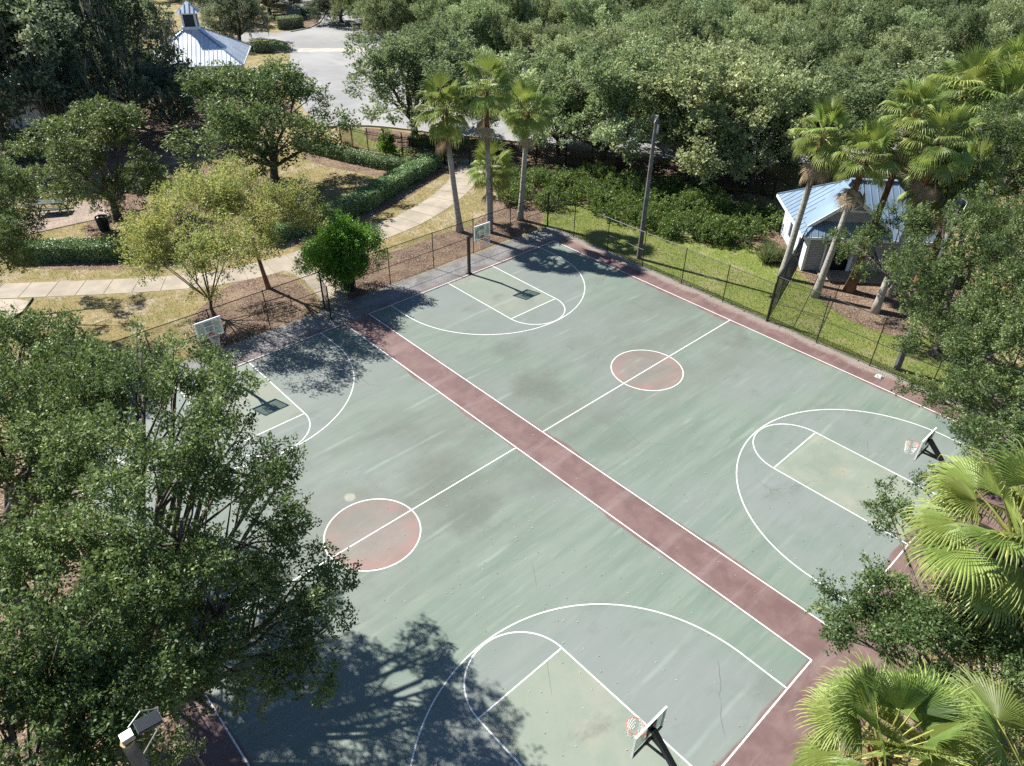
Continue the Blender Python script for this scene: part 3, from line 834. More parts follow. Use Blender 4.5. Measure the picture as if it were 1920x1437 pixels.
# local frame: x along the front to the right, y to the back
Wd, Dp, EZ, RZ = 7.6, 5.9, 2.55, 5.0
def part(name, m, fn, par, **k):
    bb = MB(); fn(bb); return bb.build(name, m, par, **k)
part('wall', M['siding'], lambda b: (b.box((.72, .06, 1.28), (1.40, .12, 2.56)), b.box((5.2, .06, 1.28), (4.8, .12, 2.56)), b.box((2.1, .06, 2.38), (1.4, .12, .36)), b.box((Wd / 2, Dp - .06, 1.28), (Wd, .12, 2.56)), b.box((Wd - .06, Dp / 2, 1.28), (.12, Dp - .26, 2.56))), shed)
part('wall', M['siding_sky_tint'], lambda b: b.box((.06, Dp / 2, 1.28), (.12, Dp - .26, 2.56)), shed)
for k in range(16): part('siding_board', M['siding'], lambda b: b.box((.72, -.008, .12 + k * .155), (1.38, .018, .135)), shed)
for k in range(7): part('siding_panel', M['siding_sky_tint'], lambda b: b.box((-.012, .5 + k * .8, 1.28), (.022, .62 if k % 2 else .76, 2.4)), shed)
for k in (0, 1): part('side_louver', M['louver'], lambda b: b.box((-.018, 1.35 + k * 2.4, 1.5), (.03, .5, 1.7)), shed)
part('corner_post', M['trim'], lambda b: (b.box((.03, -.03, 1.28), (.16, .12, 2.56)), b.box((1.48, -.05, 1.28), (.22, .16, 2.56)), b.box((2.85, -.05, 1.28), (.2, .16, 2.56))), shed)
part('dark_doorway', M['dark_void'], lambda b: b.box((2.18, .25, 1.05), (1.2, .05, 2.1)), shed)  # near-black panel painted as the dark inside of the opening
part('downpipe', M['trim'], lambda b: b.tube([(1.25, -.62, 2.42), (1.25, -.45, 2.2), (1.12, -.12, 1.9), (1.12, -.1, .05)], .06, 8), shed)
part('floor_slab', M['concrete'], lambda b: b.box((3.5, -.75, .06), (5.2, 1.4, .12)), shed)
ov = .62
FLc, FRc, BRc, BLc = (-ov, -ov, EZ), (Wd + ov, -ov, EZ), (Wd + ov, Dp + ov, EZ), (-ov, Dp + ov, EZ)
RL, RR_ = (2.7, Dp / 2, RZ), (Wd - 2.2, Dp / 2, RZ)
roof = part('roof', M['roof'], lambda b: b.add([FLc, FRc, BRc, BLc, RL, RR_], [(0, 1, 5, 4), (1, 2, 5), (2, 3, 4, 5), (3, 0, 4), (3, 2, 1, 0)]), shed)
def seams(par, m, a0, a1, up, n, hgt=.035):
    """standing seams: each one a raised strip from the eave up the slope"""
    for k in range(1, n):
        p = Vector(a0).lerp(Vector(a1), k / n); q = up(p)
        if q is None or (q - p).length < .2: continue
        bb = MB(); z = Vector((0, 0, hgt / 2)); bb.bar(p + z, q + z, .035, hgt); bb.build('roof_seam', m, par)
def up_front(p):
    t = 1.0
    if p.x < RL[0]: t = (p.x + ov) / (RL[0] + ov)
    if p.x > RR_[0]: t = (Wd + ov - p.x) / (Wd + ov - RR_[0])
    y1 = -ov + (Dp / 2 + ov) * t
    if p.x < 4.5: y1 = min(y1, .5)
    return Vector((p.x, y1, EZ + (RZ - EZ) * (y1 + ov) / (Dp / 2 + ov)))
seams(roof, M['roof'], FLc, FRc, up_front, 20)
for k in range(9):      # upper main roof beside the gable
    x = 2.9 + k * .44
    if x > RR_[0]: break
    gz = 4.95 - abs(x - 2.2) * .77; y0 = -ov + max(0.0, (gz - EZ)) / (RZ - EZ) * (Dp / 2 + ov)
    y0 = max(y0, .6); p = Vector((x, y0, EZ + (RZ - EZ) * (y0 + ov) / (Dp / 2 + ov)))
    bb = MB(); bb.bar(p + Vector((0, 0, .018)), Vector((x, Dp / 2, RZ + .018)), .035, .035); bb.build('roof_seam', M['roof'], roof)
seams(roof, M['roof'], BLc, FLc, lambda p: Vector((-ov + (RL[0] + ov) * (1 - abs(p.y - Dp / 2) / (Dp / 2 + ov)), p.y, EZ + (RZ - EZ) * (1 - abs(p.y - Dp / 2) / (Dp / 2 + ov)))), 14)
part('ridge_cap', M['roof'], lambda b: (b.bar((RL[0] - .1, Dp / 2, RZ + .04), (RR_[0] + .1, Dp / 2, RZ + .04), .3, .07), b.bar(Vector(FLc) + Vector((0, 0, .04)), Vector(RL) + Vector((0, 0, .04)), .16, .05), b.bar(Vector(BLc) + Vector((0, 0, .04)), Vector(RL) + Vector((0, 0, .04)), .16, .05)), roof)
part('fascia', M['trim'], lambda b: (b.bar((-ov, -ov - .02, EZ - .09), (Wd + ov, -ov - .02, EZ - .09), .05, .16), b.bar((-ov - .02, -ov, EZ - .09), (-ov - .02, Dp + ov, EZ - .09), .05, .16)), roof)
# front gable set back over the eave
gy, gx, gz, gw = .35, 2.2, 4.95, 2.3
gab = part('gable', M['siding'], lambda b: b.add([(gx - gw, gy, 3.15), (gx + gw, gy, 3.15), (gx, gy, gz - .1), (gx - gw, gy + .1, 3.15), (gx + gw, gy + .1, 3.15), (gx, gy + .1, gz - .1)], [(0, 1, 2), (5, 4, 3), (0, 3, 4, 1), (1, 4, 5, 2), (2, 5, 3, 0)]), shed)
for s in (-1, 1):
    part('gable_roof', M['roof'], lambda b: b.add([(gx, gy - .35, gz), (gx + s * 2.5, gy - .35, gz - 2.5 * .78), (gx + s * 2.5, gy + .6, gz - 2.5 * .78), (gx, gy + 2.6, gz)] + [(gx, gy - .35, gz - .06), (gx + s * 2.5, gy - .35, gz - 2.5 * .78 - .06), (gx + s * 2.5, gy + .6, gz - 2.5 * .78 - .06), (gx, gy + 2.6, gz - .06)], [(0, 1, 2, 3), (7, 6, 5, 4), (0, 4, 5, 1), (1, 5, 6, 2), (2, 6, 7, 3), (3, 7, 4, 0)]), gab)
    part('barge_board', M['trim'], lambda b: b.bar((gx, gy - .37, gz - .11), (gx + s * 2.48, gy - .37, gz - .11 - 2.48 * .78), .05, .22), gab)
part('gable_truss', M['trim'], lambda b: (b.bar((gx - 1.15, gy - .06, gz - 1.0), (gx + 1.15, gy - .06, gz - 1.0), .06, .14), b.bar((gx, gy - .06, gz - .95), (gx, gy - .06, gz - .15), .06, .1), b.bar((gx, gy - .065, gz - .95), (gx - .55, gy - .065, gz - .5), .06, .09), b.bar((gx, gy - .065, gz - .95), (gx + .55, gy - .065, gz - .5), .06, .09)), gab)

# ------------------------------------------------------------------ pavilion with cupola, far left
C0 = Vector((16.9, 85.6, 0))
pav2 = thing('cupola_pavilion', 'white pavilion with pale seamed metal roof and a square cupola beyond the oaks', 'pavilion', C0, math.atan2(1.9, 7.3) - math.pi / 4)
hs = 5.35; e2, r2 = 2.85, 5.7
part('wall', M['white_paint'], lambda b: b.box((0, 0, 1.4), (8.6, 8.6, 2.8)), pav2)
for k in range(4):
    Q = Matrix.Rotation(k * math.pi / 2, 4, 'Z')
    for s in (-1, 0, 1):
        bb = MB(); bb.box((4.32, s * 2.6, 1.6), (.06, 1.2, 1.5), None); bb.v = [Q @ Vector(p) for p in bb.v]; bb.build('window', M['louver'], pav2)
rf = part('roof', M['roof_white'], lambda b: b.add([(-hs, -hs, e2), (hs, -hs, e2), (hs, hs, e2), (-hs, hs, e2), (-.75, -.75, r2), (.75, -.75, r2), (.75, .75, r2), (-.75, .75, r2)], [(0, 1, 5, 4), (1, 2, 6, 5), (2, 3, 7, 6), (3, 0, 4, 7), (4, 5, 6, 7), (3, 2, 1, 0)]), pav2)
sm = {}
for k in range(4):
    Q = Matrix.Rotation(k * math.pi / 2, 4, 'Z')
    for i in range(1, 24):
        y = -hs + 2 * hs * i / 24
        t = min(1.0, (hs - abs(y)) / (hs - .75))
        a, c = Q @ Vector((hs, y, e2 + .03)), Q @ Vector((hs + (.75 - hs) * t, y, e2 + .03 + (r2 - e2) * t))
        bb = MB(); bb.bar(a, c, .045, .03); bb.build('roof_seam', M['roof_white'], rf)
    bb = MB(); bb.bar(Q @ Vector((hs, hs, e2 + .03)), Q @ Vector((.75, .75, r2 + .03)), .2, .08); bb.build('hip_cap', M['roof'], rf)
    bb = MB(); bb.bar(Q @ Vector((hs + .02, -hs, e2 - .1)), Q @ Vector((hs + .02, hs, e2 - .1)), .06, .2); bb.build('fascia', M['trim'], rf)
cu = part('cupola', M['white_paint'], lambda b: (b.box((0, 0, r2 + .12), (1.75, 1.75, .34)), [b.box((sx * .66, sy * .66, r2 + .95), (.2, .2, 1.35)) for sx in (-1, 1) for sy in (-1, 1)], b.box((0, 0, r2 + 1.58), (1.6, 1.6, .16))), pav2)
for k in range(4):
    Q = Matrix.Rotation(k * math.pi / 2, 4, 'Z'); bb = MB(); bb.box((.66, 0, r2 + .9), (.05, 1.1, 1.2)); bb.v = [Q @ Vector(p) for p in bb.v]; bb.build('louver', M['louver'], cu)
part('cupola_roof', M['roof_white'], lambda b: b.add([(-1.15, -1.15, r2 + 1.66), (1.15, -1.15, r2 + 1.66), (1.15, 1.15, r2 + 1.66), (-1.15, 1.15, r2 + 1.66), (0, 0, r2 + 2.75)], [(0, 1, 4), (1, 2, 4), (2, 3, 4), (3, 0, 4), (3, 2, 1, 0)]), cu)
for k in range(4):
    Q = Matrix.Rotation(k * math.pi / 2, 4, 'Z')
    for y in (-.7, -.25, .25, .7):
        t = 1 - abs(y) / 1.15; bb = MB(); bb.bar(Q @ Vector((1.15, y, r2 + 1.69)), Q @ Vector((1.15 * (1 - t), y, r2 + 1.69 + 1.09 * t)), .05, .05); bb.build('roof_seam', M['roof'], cu)

# white house behind the moss hung oaks
hz = thing('white_house', 'white house wall with a dark window glimpsed under the moss hung oaks', 'house', (*(-1.81, 77.25), 0), math.atan2(-.73, .68))
part('wall', M['siding_sky_tint'], lambda b: b.box((-7, 3.5, 2.0), (14, 7, 4.0)), hz)
for x in (-2.1, -5.6, -9.1): 
    w = part('window', M['louver'], lambda b: b.box((x, -.02, 2.1), (.95, .06, 1.5)), hz); part('frame', M['trim'], lambda b: (b.box((x - .55, -.04, 2.1), (.12, .08, 1.7)), b.box((x + .55, -.04, 2.1), (.12, .08, 1.7)), b.box((x, -.04, 2.92), (1.2, .08, .12)), b.box((x, -.06, 1.28), (1.3, .12, .1))), w)
part('roof', M['siding'], lambda b: b.add([(-14.5, -.6, 4), (.5, -.6, 4), (.5, 7.6, 4), (-14.5, 7.6, 4), (-11, 3.5, 6.3), (-3, 3.5, 6.3)], [(0, 1, 5, 4), (1, 2, 5), (2, 3, 4, 5), (3, 0, 4), (3, 2, 1, 0)]), hz)

# ------------------------------------------------------------------ park furniture
pt = thing('picnic_table', 'dark picnic table with benches on the brick pavers', 'picnic table', (*(-7.38, 55.57), .03), R(-28))
part('tabletop', M['green_paint'], lambda b: [b.box((0, y, .76), (1.9, .17, .05)) for y in (-.37, -.185, 0, .185, .37)], pt)
for s in (-1, 1):
    part('bench', M['green_paint'], lambda b: [b.box((0, s * .72 + y, .46), (1.9, .15, .05)) for y in (-.08, .08)], pt)
    part('leg', M['iron'], lambda b: (b.bar((s * .65, -.85, .02), (s * .65, -.3, .74), .06), b.bar((s * .65, .85, .02), (s * .65, .3, .74), .06), b.bar((s * .65, -.8, .42), (s * .65, .8, .42), .05)), pt)
def trash(label, loc):
    t = thing('litter_bin', label, 'litter bin', loc, group='dark green litter bins')
    part('barrel', M['green_paint'], lambda b: b.tube([(0, 0, 0), (0, 0, .06), (0, 0, .9)], [.27, .29, .36], 18), t)
    for k in range(18):
        a = 2 * math.pi * k / 18
        part('slat', M['green_paint'], lambda b: b.bar((math.cos(a) * .31, math.sin(a) * .31, .05), (math.cos(a) * .385, math.sin(a) * .385, .95), .05, .03), t)
    part('lid', M['iron'], lambda b: b.tube([(0, 0, .95), (0, 0, 1.0), (0, 0, 1.08)], [.40, .40, .22], 18), t)
    return t
trash('dark green litter bin on the lawn below the oak trunk', (*(-5.66, 49.85), 0))
trash('dark litter bin in the shade of the bright green bush by the gate', (*(2.44, 31.56), 0))
br_ = thing('bike_rack', 'low black pipe rack on the mulch left of the gate', 'rack', (*(-2.02, 31.97), 0), R(-8))
part('rail', M['iron'], lambda b: (b.tube([(-.8, 0, 0), (-.8, 0, .75), (.8, 0, .75), (.8, 0, 0)], .03, 8), b.tube([(-.8, 0, .4), (.8, 0, .4)], .02, 6)), br_)
br2 = thing('bent_pipe_rail', 'bent black pipe rail beside the litter bin at the gate', 'rail', (*(1.85, 31.45), 0), R(-20))
part('pipe', M['iron'], lambda b: b.tube([(-.35, 0, 0), (-.35, 0, .7), (-.25, 0, .8), (.75, 0, .8), (.85, 0, .7), (.85, 0, 0)], .03, 8), br2)
ub = thing('utility_box', 'grey green utility box behind the clipped far hedge', 'utility box', (*(45.92, 117.04), 0), R(-40))
part('cabinet', M['utility'], lambda b: b.box((0, 0, .75), (2.0, 1.3, 1.5)), ub); part('lid', M['utility'], lambda b: b.box((0, 0, 1.54), (2.1, 1.4, .08)), ub)
part('base', M['kerb'], lambda b: b.box((0, 0, .03), (2.4, 1.7, .1)), ub)
# crumpled cloth at the foot of the fence
bb = MB(); cn = Vector((*(17.49, 5.86), 0)); cs = []
for i in range(7):
    for j in range(6): cs.append((cn.x + i * .07 - .2 + random.uniform(-.02, .02), cn.y + j * .07 - .2 + random.uniform(-.02, .02), .02 + random.uniform(0, .09) * (1 if 0 < i < 6 and 0 < j < 5 else .1)))
bb.add(cs, [(i * 6 + j, (i + 1) * 6 + j, (i + 1) * 6 + j + 1, i * 6 + j + 1) for i in range(6) for j in range(5)])
ct = bb.build('crumpled_cloth', M['cloth'], off=cn); ct.location = cn; tag(ct, 'small crumpled grey cloth lying at the foot of the right fence', 'cloth')
# garden edging strip at the sand path
eg = MB(); eg.tube([Vector((*p, .04)) for p in ((-12.03, 42.55), (-12.84, 41.21), (-13.62, 40.72), (-14.80, 40.10))], .05, 5)
tag(eg.build('garden_edging', M['edging']), 'black edging strip bordering the sandy patch at the left', 'edging')

# ------------------------------------------------------------------ hedges and shrubs
def hedge(name, label, pts, w, h, m, seed, dens=420, ll=.125, group=None, rough=.05, cat='hedge'):
    """clipped hedge: a woody core and a skin of leaves over it"""
    g = np.random.default_rng(seed)
    c = resample(smooth_line(pts, 2), .35); n = len(c)
    root = thing(name, label, cat, (c[0].x, c[0].y, 0), group=group)
    off = np.array([c[0].x, c[0].y, 0])
    P = np.array([[p.x, p.y] for p in c]); T = nrm(np.gradient(P, axis=0)); Sd = np.stack([-T[:, 1], T[:, 0]], 1)
    core = MB()
    for i in range(n - 1):
        a, e = P[i], P[i + 1]; s0, s1 = Sd[i] * (w / 2 - .14), Sd[i + 1] * (w / 2 - .14)
        vs = [(*(a - s0), .02), (*(a + s0), .02), (*(e + s1), .02), (*(e - s1), .02), (*(a - s0 * .8), h - .16), (*(a + s0 * .8), h - .16), (*(e + s1 * .8), h - .16), (*(e - s1 * .8), h - .16)]
        core.add(vs, [(4, 5, 6, 7), (0, 1, 5, 4), (2, 3, 7, 6), (0, 4, 7, 3), (1, 2, 6, 5)])
    core.build('stems', M['bark'], root, off=off)
    seg = np.linalg.norm(np.diff(P, axis=0), axis=1); cum = np.concatenate([[0], np.cumsum(seg)]); tot = cum[-1]
    N = int(tot * (w + 2 * h) * dens) + int(2 * w * h * dens)
    u = g.uniform(0, tot, N); per = g.uniform(-h - w / 2, h + w / 2, N)
    ends = g.uniform(size=N) < (2 * w * h) / (tot * (w + 2 * h) + 2 * w * h)
    side = np.where(np.abs(per) > w / 2, np.sign(per) * w / 2, per); z = np.where(np.abs(per) > w / 2, h - (np.abs(per) - w / 2), h)
    nl = np.where(np.abs(per) > w / 2, np.sign(per), 0.0); nz = np.where(np.abs(per) > w / 2, .25, 1.0)
    e_s = g.uniform(-w / 2, w / 2, N); e_z = g.uniform(0, h, N); eu = np.where(g.uniform(size=N) < .5, 0, tot)
    u = np.where(ends, eu, u); side = np.where(ends, e_s, side); z = np.where(ends, e_z, z)
    # rounded shoulders and uneven growth
    k = np.clip((np.abs(side) / (w / 2)), 0, 1) ** 4 * np.clip(z / h, 0, 1) ** 4
    side = side * (1 - .10 * k); z = z - .09 * k
    px = np.stack([np.interp(u, cum, P[:, i]) for i in (0, 1)], 1); sx = np.stack([np.interp(u, cum, Sd[:, i]) for i in (0, 1)], 1); tx = np.stack([np.interp(u, cum, T[:, i]) for i in (0, 1)], 1)
    wob = rough * (np.sin(u * 2.1 + seed) * np.sin(side * 3.7 + u * .9) + .6 * np.sin(u * 5.3 + side * 4)) + g.normal(0, .03, N)
    B = np.concatenate([px + sx * (side + nl * wob)[:, None] + tx * (ends * np.sign(u - tot / 2) * np.abs(wob))[:, None], (z + (nl == 0) * wob * (z > .3))[:, None]], 1)
    nn = np.concatenate([sx * nl[:, None], nz[:, None]], 1)
    A = nrm(nn * .15 + g.normal(size=(N, 3)) * .8); Nn = nrm(nn * 1.5 + g.normal(size=(N, 3)) * .6)
    tint = .45 + g.normal(0, .2, N) + .12 * np.sin(u * 1.7 + side * 2)
    B[:, 2] = np.maximum(B[:, 2], .03)
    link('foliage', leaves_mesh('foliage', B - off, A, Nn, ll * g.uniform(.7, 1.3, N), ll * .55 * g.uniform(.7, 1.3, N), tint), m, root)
    return root
hedge('hedge', 'straight clipped hedge between the picnic lawn and the path', [(-11.36, 49.05), (-8.80, 46.93), (-5.78, 44.62), (-3.53, 42.88)], 1.5, 1.0, M['hedge'], 3, 420)
hedge('hedge', 'low curved hedge in front of the iron fence', [(13.47, 57.50), (14.50, 53.73), (15.48, 50.15), (16.81, 46.91), (17.83, 46.05)], 1.3, .85, M['hedge'], 4, 360)
hedge('hedge', 'long clipped hedge climbing beside the curving path', [(1.77, 40.77), (4.39, 41.17), (7.44, 41.27), (10.58, 41.89), (14.21, 43.60), (17.79, 44.88), (19.58, 45.61)], 1.6, 1.05, M['hedge'], 5, 380)
hedge('hedge', 'dark rounded hedge in front of the white house at the left', [(-6.63, 70.48), (-5.26, 70.24), (-3.81, 69.38)], 3.0, 1.8, M['hedge'], 6, 220)
hedge('hedge', 'shaded hedge outside the iron fence below the oak trunk', [(21.63, 51.64), (23.85, 48.16), (26.49, 44.95)], 1.3, .8, M['shade_shrub'], 7, 260)
hedge('hedge', 'clipped far hedge beside the road in front of the utility box', [(39.73, 110.95), (41.42, 110.21), (43.19, 110.57)], 2.2, 1.6, M['hedge'], 8, 120, .13)
hedge('hedge', 'low far hedge behind the utility box', [(46.88, 120.23), (49.51, 119.56), (51.41, 118.79)], 1.6, 1.2, M['hedge'], 9, 110, .13)
hedge('hedge', 'dark hedge on the grass island by the road', [(29.07, 97.32), (30.44, 96.67), (31.27, 96.45)], 1.8, 1.2, M['hedge'], 10, 140, .13)

def shrub(name, label, lobes, base, m, seed, group=None, cat='shrub', **kw):
    root = thing(name, label, cat, (*base, 0), group=group)
    lb = [(l[0] - base[0], l[1] - base[1], l[2], l[3], l[4]) for l in lobes]
    arr, S, own, lob = crown(lb, seed, **kw)
    arr[0][:, 2] = np.maximum(arr[0][:, 2], .04)
    tr, br = wood((0, 0, 0), lob, S, own, .05, seed=seed, fork=.25)
    tr.build('trunk', M['bark'], root, smooth=True); br.build('branches', M['bark'], root, smooth=True)
    link('crown', leaves_mesh('crown', *arr), m, root)
    return root
t_ = (18.08, 50.33)
shrub('clipped_shrub', 'bright green cone shaped shrub standing at the iron fence', [(t_[0], t_[1], .55, .72, .6), (t_[0], t_[1], 1.2, .62, .6), (t_[0], t_[1], 1.75, .42, .5)], t_, M['bush'], 21, sub=40, sprigs=110, leaves=14, ll=.11, lw=.06, sl=.18, spread=.07)
t_ = (2.19, 31.16)
shrub('round_bush', 'round glossy bright green bush by the open gate', [(t_[0], t_[1] + .3, 2.5, 1.8, 1.35), (t_[0] - .9, t_[1] + .8, 2.3, 1.4, 1.1), (t_[0] + 1.0, t_[1] - .3, 2.4, 1.4, 1.1), (t_[0] + .1, t_[1] + .2, 3.35, 1.3, .85), (t_[0] - .3, t_[1] - .5, 1.9, 1.3, .9)], t_, M['bush'], 22, sub=20, sprigs=64, leaves=18, ll=.12, lw=.065, sl=.38, spread=.12, zmin=-.8, cat='bush')

# shrub mound between the iron fence and the right court lawn
mp = [(965, 372, .75, 1.6), (1010, 352, .9, 1.7), (960, 345, .8, 1.5), (1040, 380, .6, 1.4), (1060, 350, 1.0, 1.9), (1110, 375, .8, 1.8), (1120, 345, 1.1, 1.9), (1165, 395, .8, 1.8), (1180, 362, 1.0, 2.0), (1215, 415, .8, 1.7), (1235, 385, .9, 2.0), (1275, 430, .8, 1.7), (1290, 400, .9, 2.0), (1330, 440, .9, 1.6), (1345, 410, .9, 1.9), (1390, 445, .9, 1.5), (1395, 415, .9, 1.8), (1425, 420, .8, 1.5), (1250, 365, .9, 1.7), (1310, 378, .9, 1.7)]
MP = [(19.92, 35.73), (22.93, 36.15), (21.87, 38.15), (21.65, 33.09), (24.73, 34.92), (24.24, 31.59), (27.15, 33.65), (24.33, 28.72), (27.58, 30.65), (24.27, 26.13), (27.31, 27.53), (24.88, 23.73), (27.73, 25.11), (25.70, 21.80), (28.56, 23.09), (27.03, 20.06), (29.63, 21.51), (30.10, 20.47), (29.57, 28.50), (30.29, 25.97)]
lb = [(p[0] - .35, p[1] - .3, .3, q_[3] * 1.05, q_[2] * .85) for p, q_ in zip(MP, mp)]
shrub('shrub_mound', 'broad shaggy mound of dark green shrubs between lamp pole and iron fence', lb, MP[8], M['shade_shrub'], 23, cat='shrubs', sub=17, sprigs=40, leaves=13, ll=.13, lw=.075, sl=.10, spread=.08, zmin=.0, subr=(.30, .42), fill=.72)

def grass_clump(label, loc, r, seed, group):
    g = np.random.default_rng(seed); N = 420
    a = g.uniform(0, 2 * math.pi, N); lean = g.uniform(.1, 1.1, N)
    d = np.stack([np.cos(a) * np.sin(lean), np.sin(a) * np.sin(lean), np.cos(lean)], 1)
    B = np.stack([g.normal(0, .1, N), g.normal(0, .1, N), np.full(N, .01)], 1)
    me = leaves_mesh('ornamental_grass', B, d, rdirs(N, g), r * g.uniform(.7, 1.2, N), .035, g.uniform(.1, 1, N))
    o = link('ornamental_grass', me, M['grass_clump'], None, (*loc, 0)); return tag(o, label, 'grass clump', group)
gi = 0
for p_, lab in (((25.93, 17.30), 'pale ornamental grass clump nearest the shrub mound'), ((25.28, 16.39), 'ornamental grass clump between the mound and the shed'), ((25.88, 16.07), 'ornamental grass clump at the foot of the shed side wall'), ((24.82, 16.78), 'ornamental grass clump at the edge of the green lawn')):
    gi += 1; grass_clump(lab, p_, 1.0, 40 + gi, 'ornamental grass clumps beside the shed')

# ------------------------------------------------------------------ near trees, each with its own crown
def oak(name, label, base, lobes, r0, m, seed, lean=(0, 0), group=None, bark='bark', moss=0, flare=1.35, fork=.3, cat='tree', **kw):
    root = thing(name, label, cat, (*base, 0), group=group)
    lb = [(l[0] - base[0], l[1] - base[1], l[2], l[3], l[3] * (l[4] if len(l) > 4 else .8)) for l in lobes]
    arr, S, own, lob = crown(lb, seed, **kw)
    tr, br = wood((0, 0, 0), lob, S, own, r0, lean, seed=seed, flare=flare, fork=fork)
    tr.build('trunk', M[bark], root, smooth=True); br.build('branches', M[bark], root, smooth=True)
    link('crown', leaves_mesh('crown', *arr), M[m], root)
    if moss:
        g = np.random.default_rng(seed + 5)
        i = g.integers(0, len(S), moss); n = 16
        P = np.repeat(S[i] + g.normal(size=(moss, 3)) * .5 - np.array([0, 0, .3]), n, 0) + g.normal(size=(moss * n, 3)) * np.array([.12, .12, .25])
        d = np.tile([0, 0, -1.0], (moss * n, 1)) + g.normal(size=(moss * n, 3)) * .12
        link('hanging_moss', leaves_mesh('hanging_moss', P, d, rdirs(moss * n, g), np.repeat(g.uniform(.6, 1.9, moss), n) * g.uniform(.5, 1, moss * n), .06, g.uniform(.1, .9, moss * n)), M['moss'], root)
    return root
NK = dict(sub=8, sprigs=50, leaves=26, ll=.108, lw=.054, sl=.36, up=.45, spread=.10, subr=(.24, .36), fill=.68)
GN_ = 'big oaks beside the left court'
oak('oak_tree', 'big glossy oak spreading over the left court beside the red centre circle', (-17.6, 12.2),
    [(*(-12.03, 14.24, 8.40), 1.4), (*(-12.09, 16.01, 8.60), 1.4), (*(-12.48, 11.95, 8.00), 1.7), (*(-13.77, 12.30, 8.90), 1.8), (*(-11.65, 12.51, 6.20), 1.0), (*(-13.37, 10.50, 7.00), 1.7), (*(-14.35, 10.08, 8.60), 1.8), (*(-12.83, 8.84, 5.60), 1.5), (*(-14.19, 8.84, 6.80), 1.9), (*(-12.73, 8.12, 4.60), 1.2), (*(-13.85, 8.49, 5.40), 1.4), (*(-11.92, 8.86, 5.00), .9), (*(-13.26, 8.05, 4.40), .9), (*(-14.62, 8.80, 5.60), 1.2), (*(-12.62, 9.81, 6.00), 1.2), (*(-10.42, 13.21, 5.80), .6), (*(-13.18, 15.57, 8.60), 1.3), (*(-12.50, 17.48, 8.80), .8), (*(-10.80, 15.82, 7.80), .8), (*(-11.34, 14.33, 7.40), 1.0), (*(-10.95, 16.54, 8.00), .7)], .27, 'oak_near', 101, (.7, -.3), GN_, **NK)
oak('oak_tree', 'rounded oak at the left edge below the long shadow on the lawn', (-18.2, 19.0),
    [(*(-14.63, 21.31, 7.00), 2.0), (*(-13.58, 20.02, 7.40), 1.6), (*(-15.83, 17.66, 7.60), 2.2), (*(-14.51, 16.16, 7.80), 2.2), (*(-15.48, 14.96, 7.20), 2.1), (*(-16.76, 15.83, 7.00), 2.1), (*(-13.51, 17.63, 7.00), 1.4), (*(-16.47, 21.36, 7.00), 2.1), (*(-13.80, 21.11, 8.00), .8), (*(-14.87, 23.28, 7.20), 1.2), (*(-15.78, 23.17, 7.00), 1.8), (*(-14.97, 18.24, 7.60), 1.6), (*(-16.75, 17.55, 7.00), 2.0)], .25, 'oak_near', 102, (.3, 0), GN_, **NK)
oak('oak_tree', 'nearest oak filling the bottom left corner around the lamp head', (-20.2, 9.2),
    [(*(-16.97, 10.81, 7.50), 2.0), (*(-17.81, 10.72, 7.60), 2.2), (*(-16.55, 9.23, 7.60), 1.9), (*(-17.75, 8.48, 8.00), 2.2), (*(-16.69, 8.52, 7.20), 1.6), (*(-18.56, 8.36, 7.60), 2.0), (*(-17.75, 7.94, 7.00), 1.7), (*(-16.02, 9.14, 6.00), 1.2), (*(-18.60, 7.59, 7.00), 1.7), (*(-16.26, 8.61, 5.40), .9), (*(-17.91, 7.49, 6.00), 1.3), (*(-16.55, 8.02, 3.80), .8)], .25, 'oak_near', 103, (.5, 0), GN_, **NK)
oak('oak_tree', 'dark oak at the left edge casting shade on the lawn beside the picnic pavers', (-14.84, 42.96),
    [(*(-10.71, 44.73, 6.40), 1.6), (*(-12.89, 39.42, 7.00), 2.6), (*(-12.43, 39.01, 5.60), 1.7), (*(-13.42, 37.53, 4.40), 1.6), (*(-14.52, 36.41, 6.00), 2.8), (*(-11.28, 42.04, 5.80), 1.2), (*(-14.14, 38.73, 7.00), 2.8), (*(-13.26, 36.71, 6.60), 2.0), (*(-15.79, 33.98, 6.00), 2.4)], .22, 'oak_near', 104, group=GN_, **NK)
# right side, outside the fences
GR_ = 'oaks crowding the right edge'
oak('oak_tree', 'large oak whose crown covers the right end of the shed and a lamp pole', (21.8, 4.6),
    [(*(21.01, 9.23, 4.40), 1.5), (*(18.38, 6.53, 4.80), 1.6), (*(22.63, 8.15, 5.80), 1.8), (*(26.38, 8.41, 7.40), 1.9), (*(29.38, 8.01, 8.60), 2.0), (*(32.48, 7.89, 9.20), 2.0), (*(18.10, 5.08, 7.60), 2.0), (*(20.53, 4.43, 8.40), 2.2), (*(16.11, 4.34, 5.40), 1.7), (*(16.64, 2.87, 6.60), 2.2), (*(22.45, 11.21, 4.20), .9), (*(24.75, 10.43, 4.60), 1.1), (*(16.34, 5.26, 6.80), 1.5), (*(16.53, 2.10, 8.40), 2.2), (*(14.59, 1.33, 7.00), 2.0), (*(17.78, 5.74, 3.60), .9), (*(14.46, 2.36, 5.60), 1.6)], .26, 'oak_near', 105, (-.3, .3), GR_, **NK)
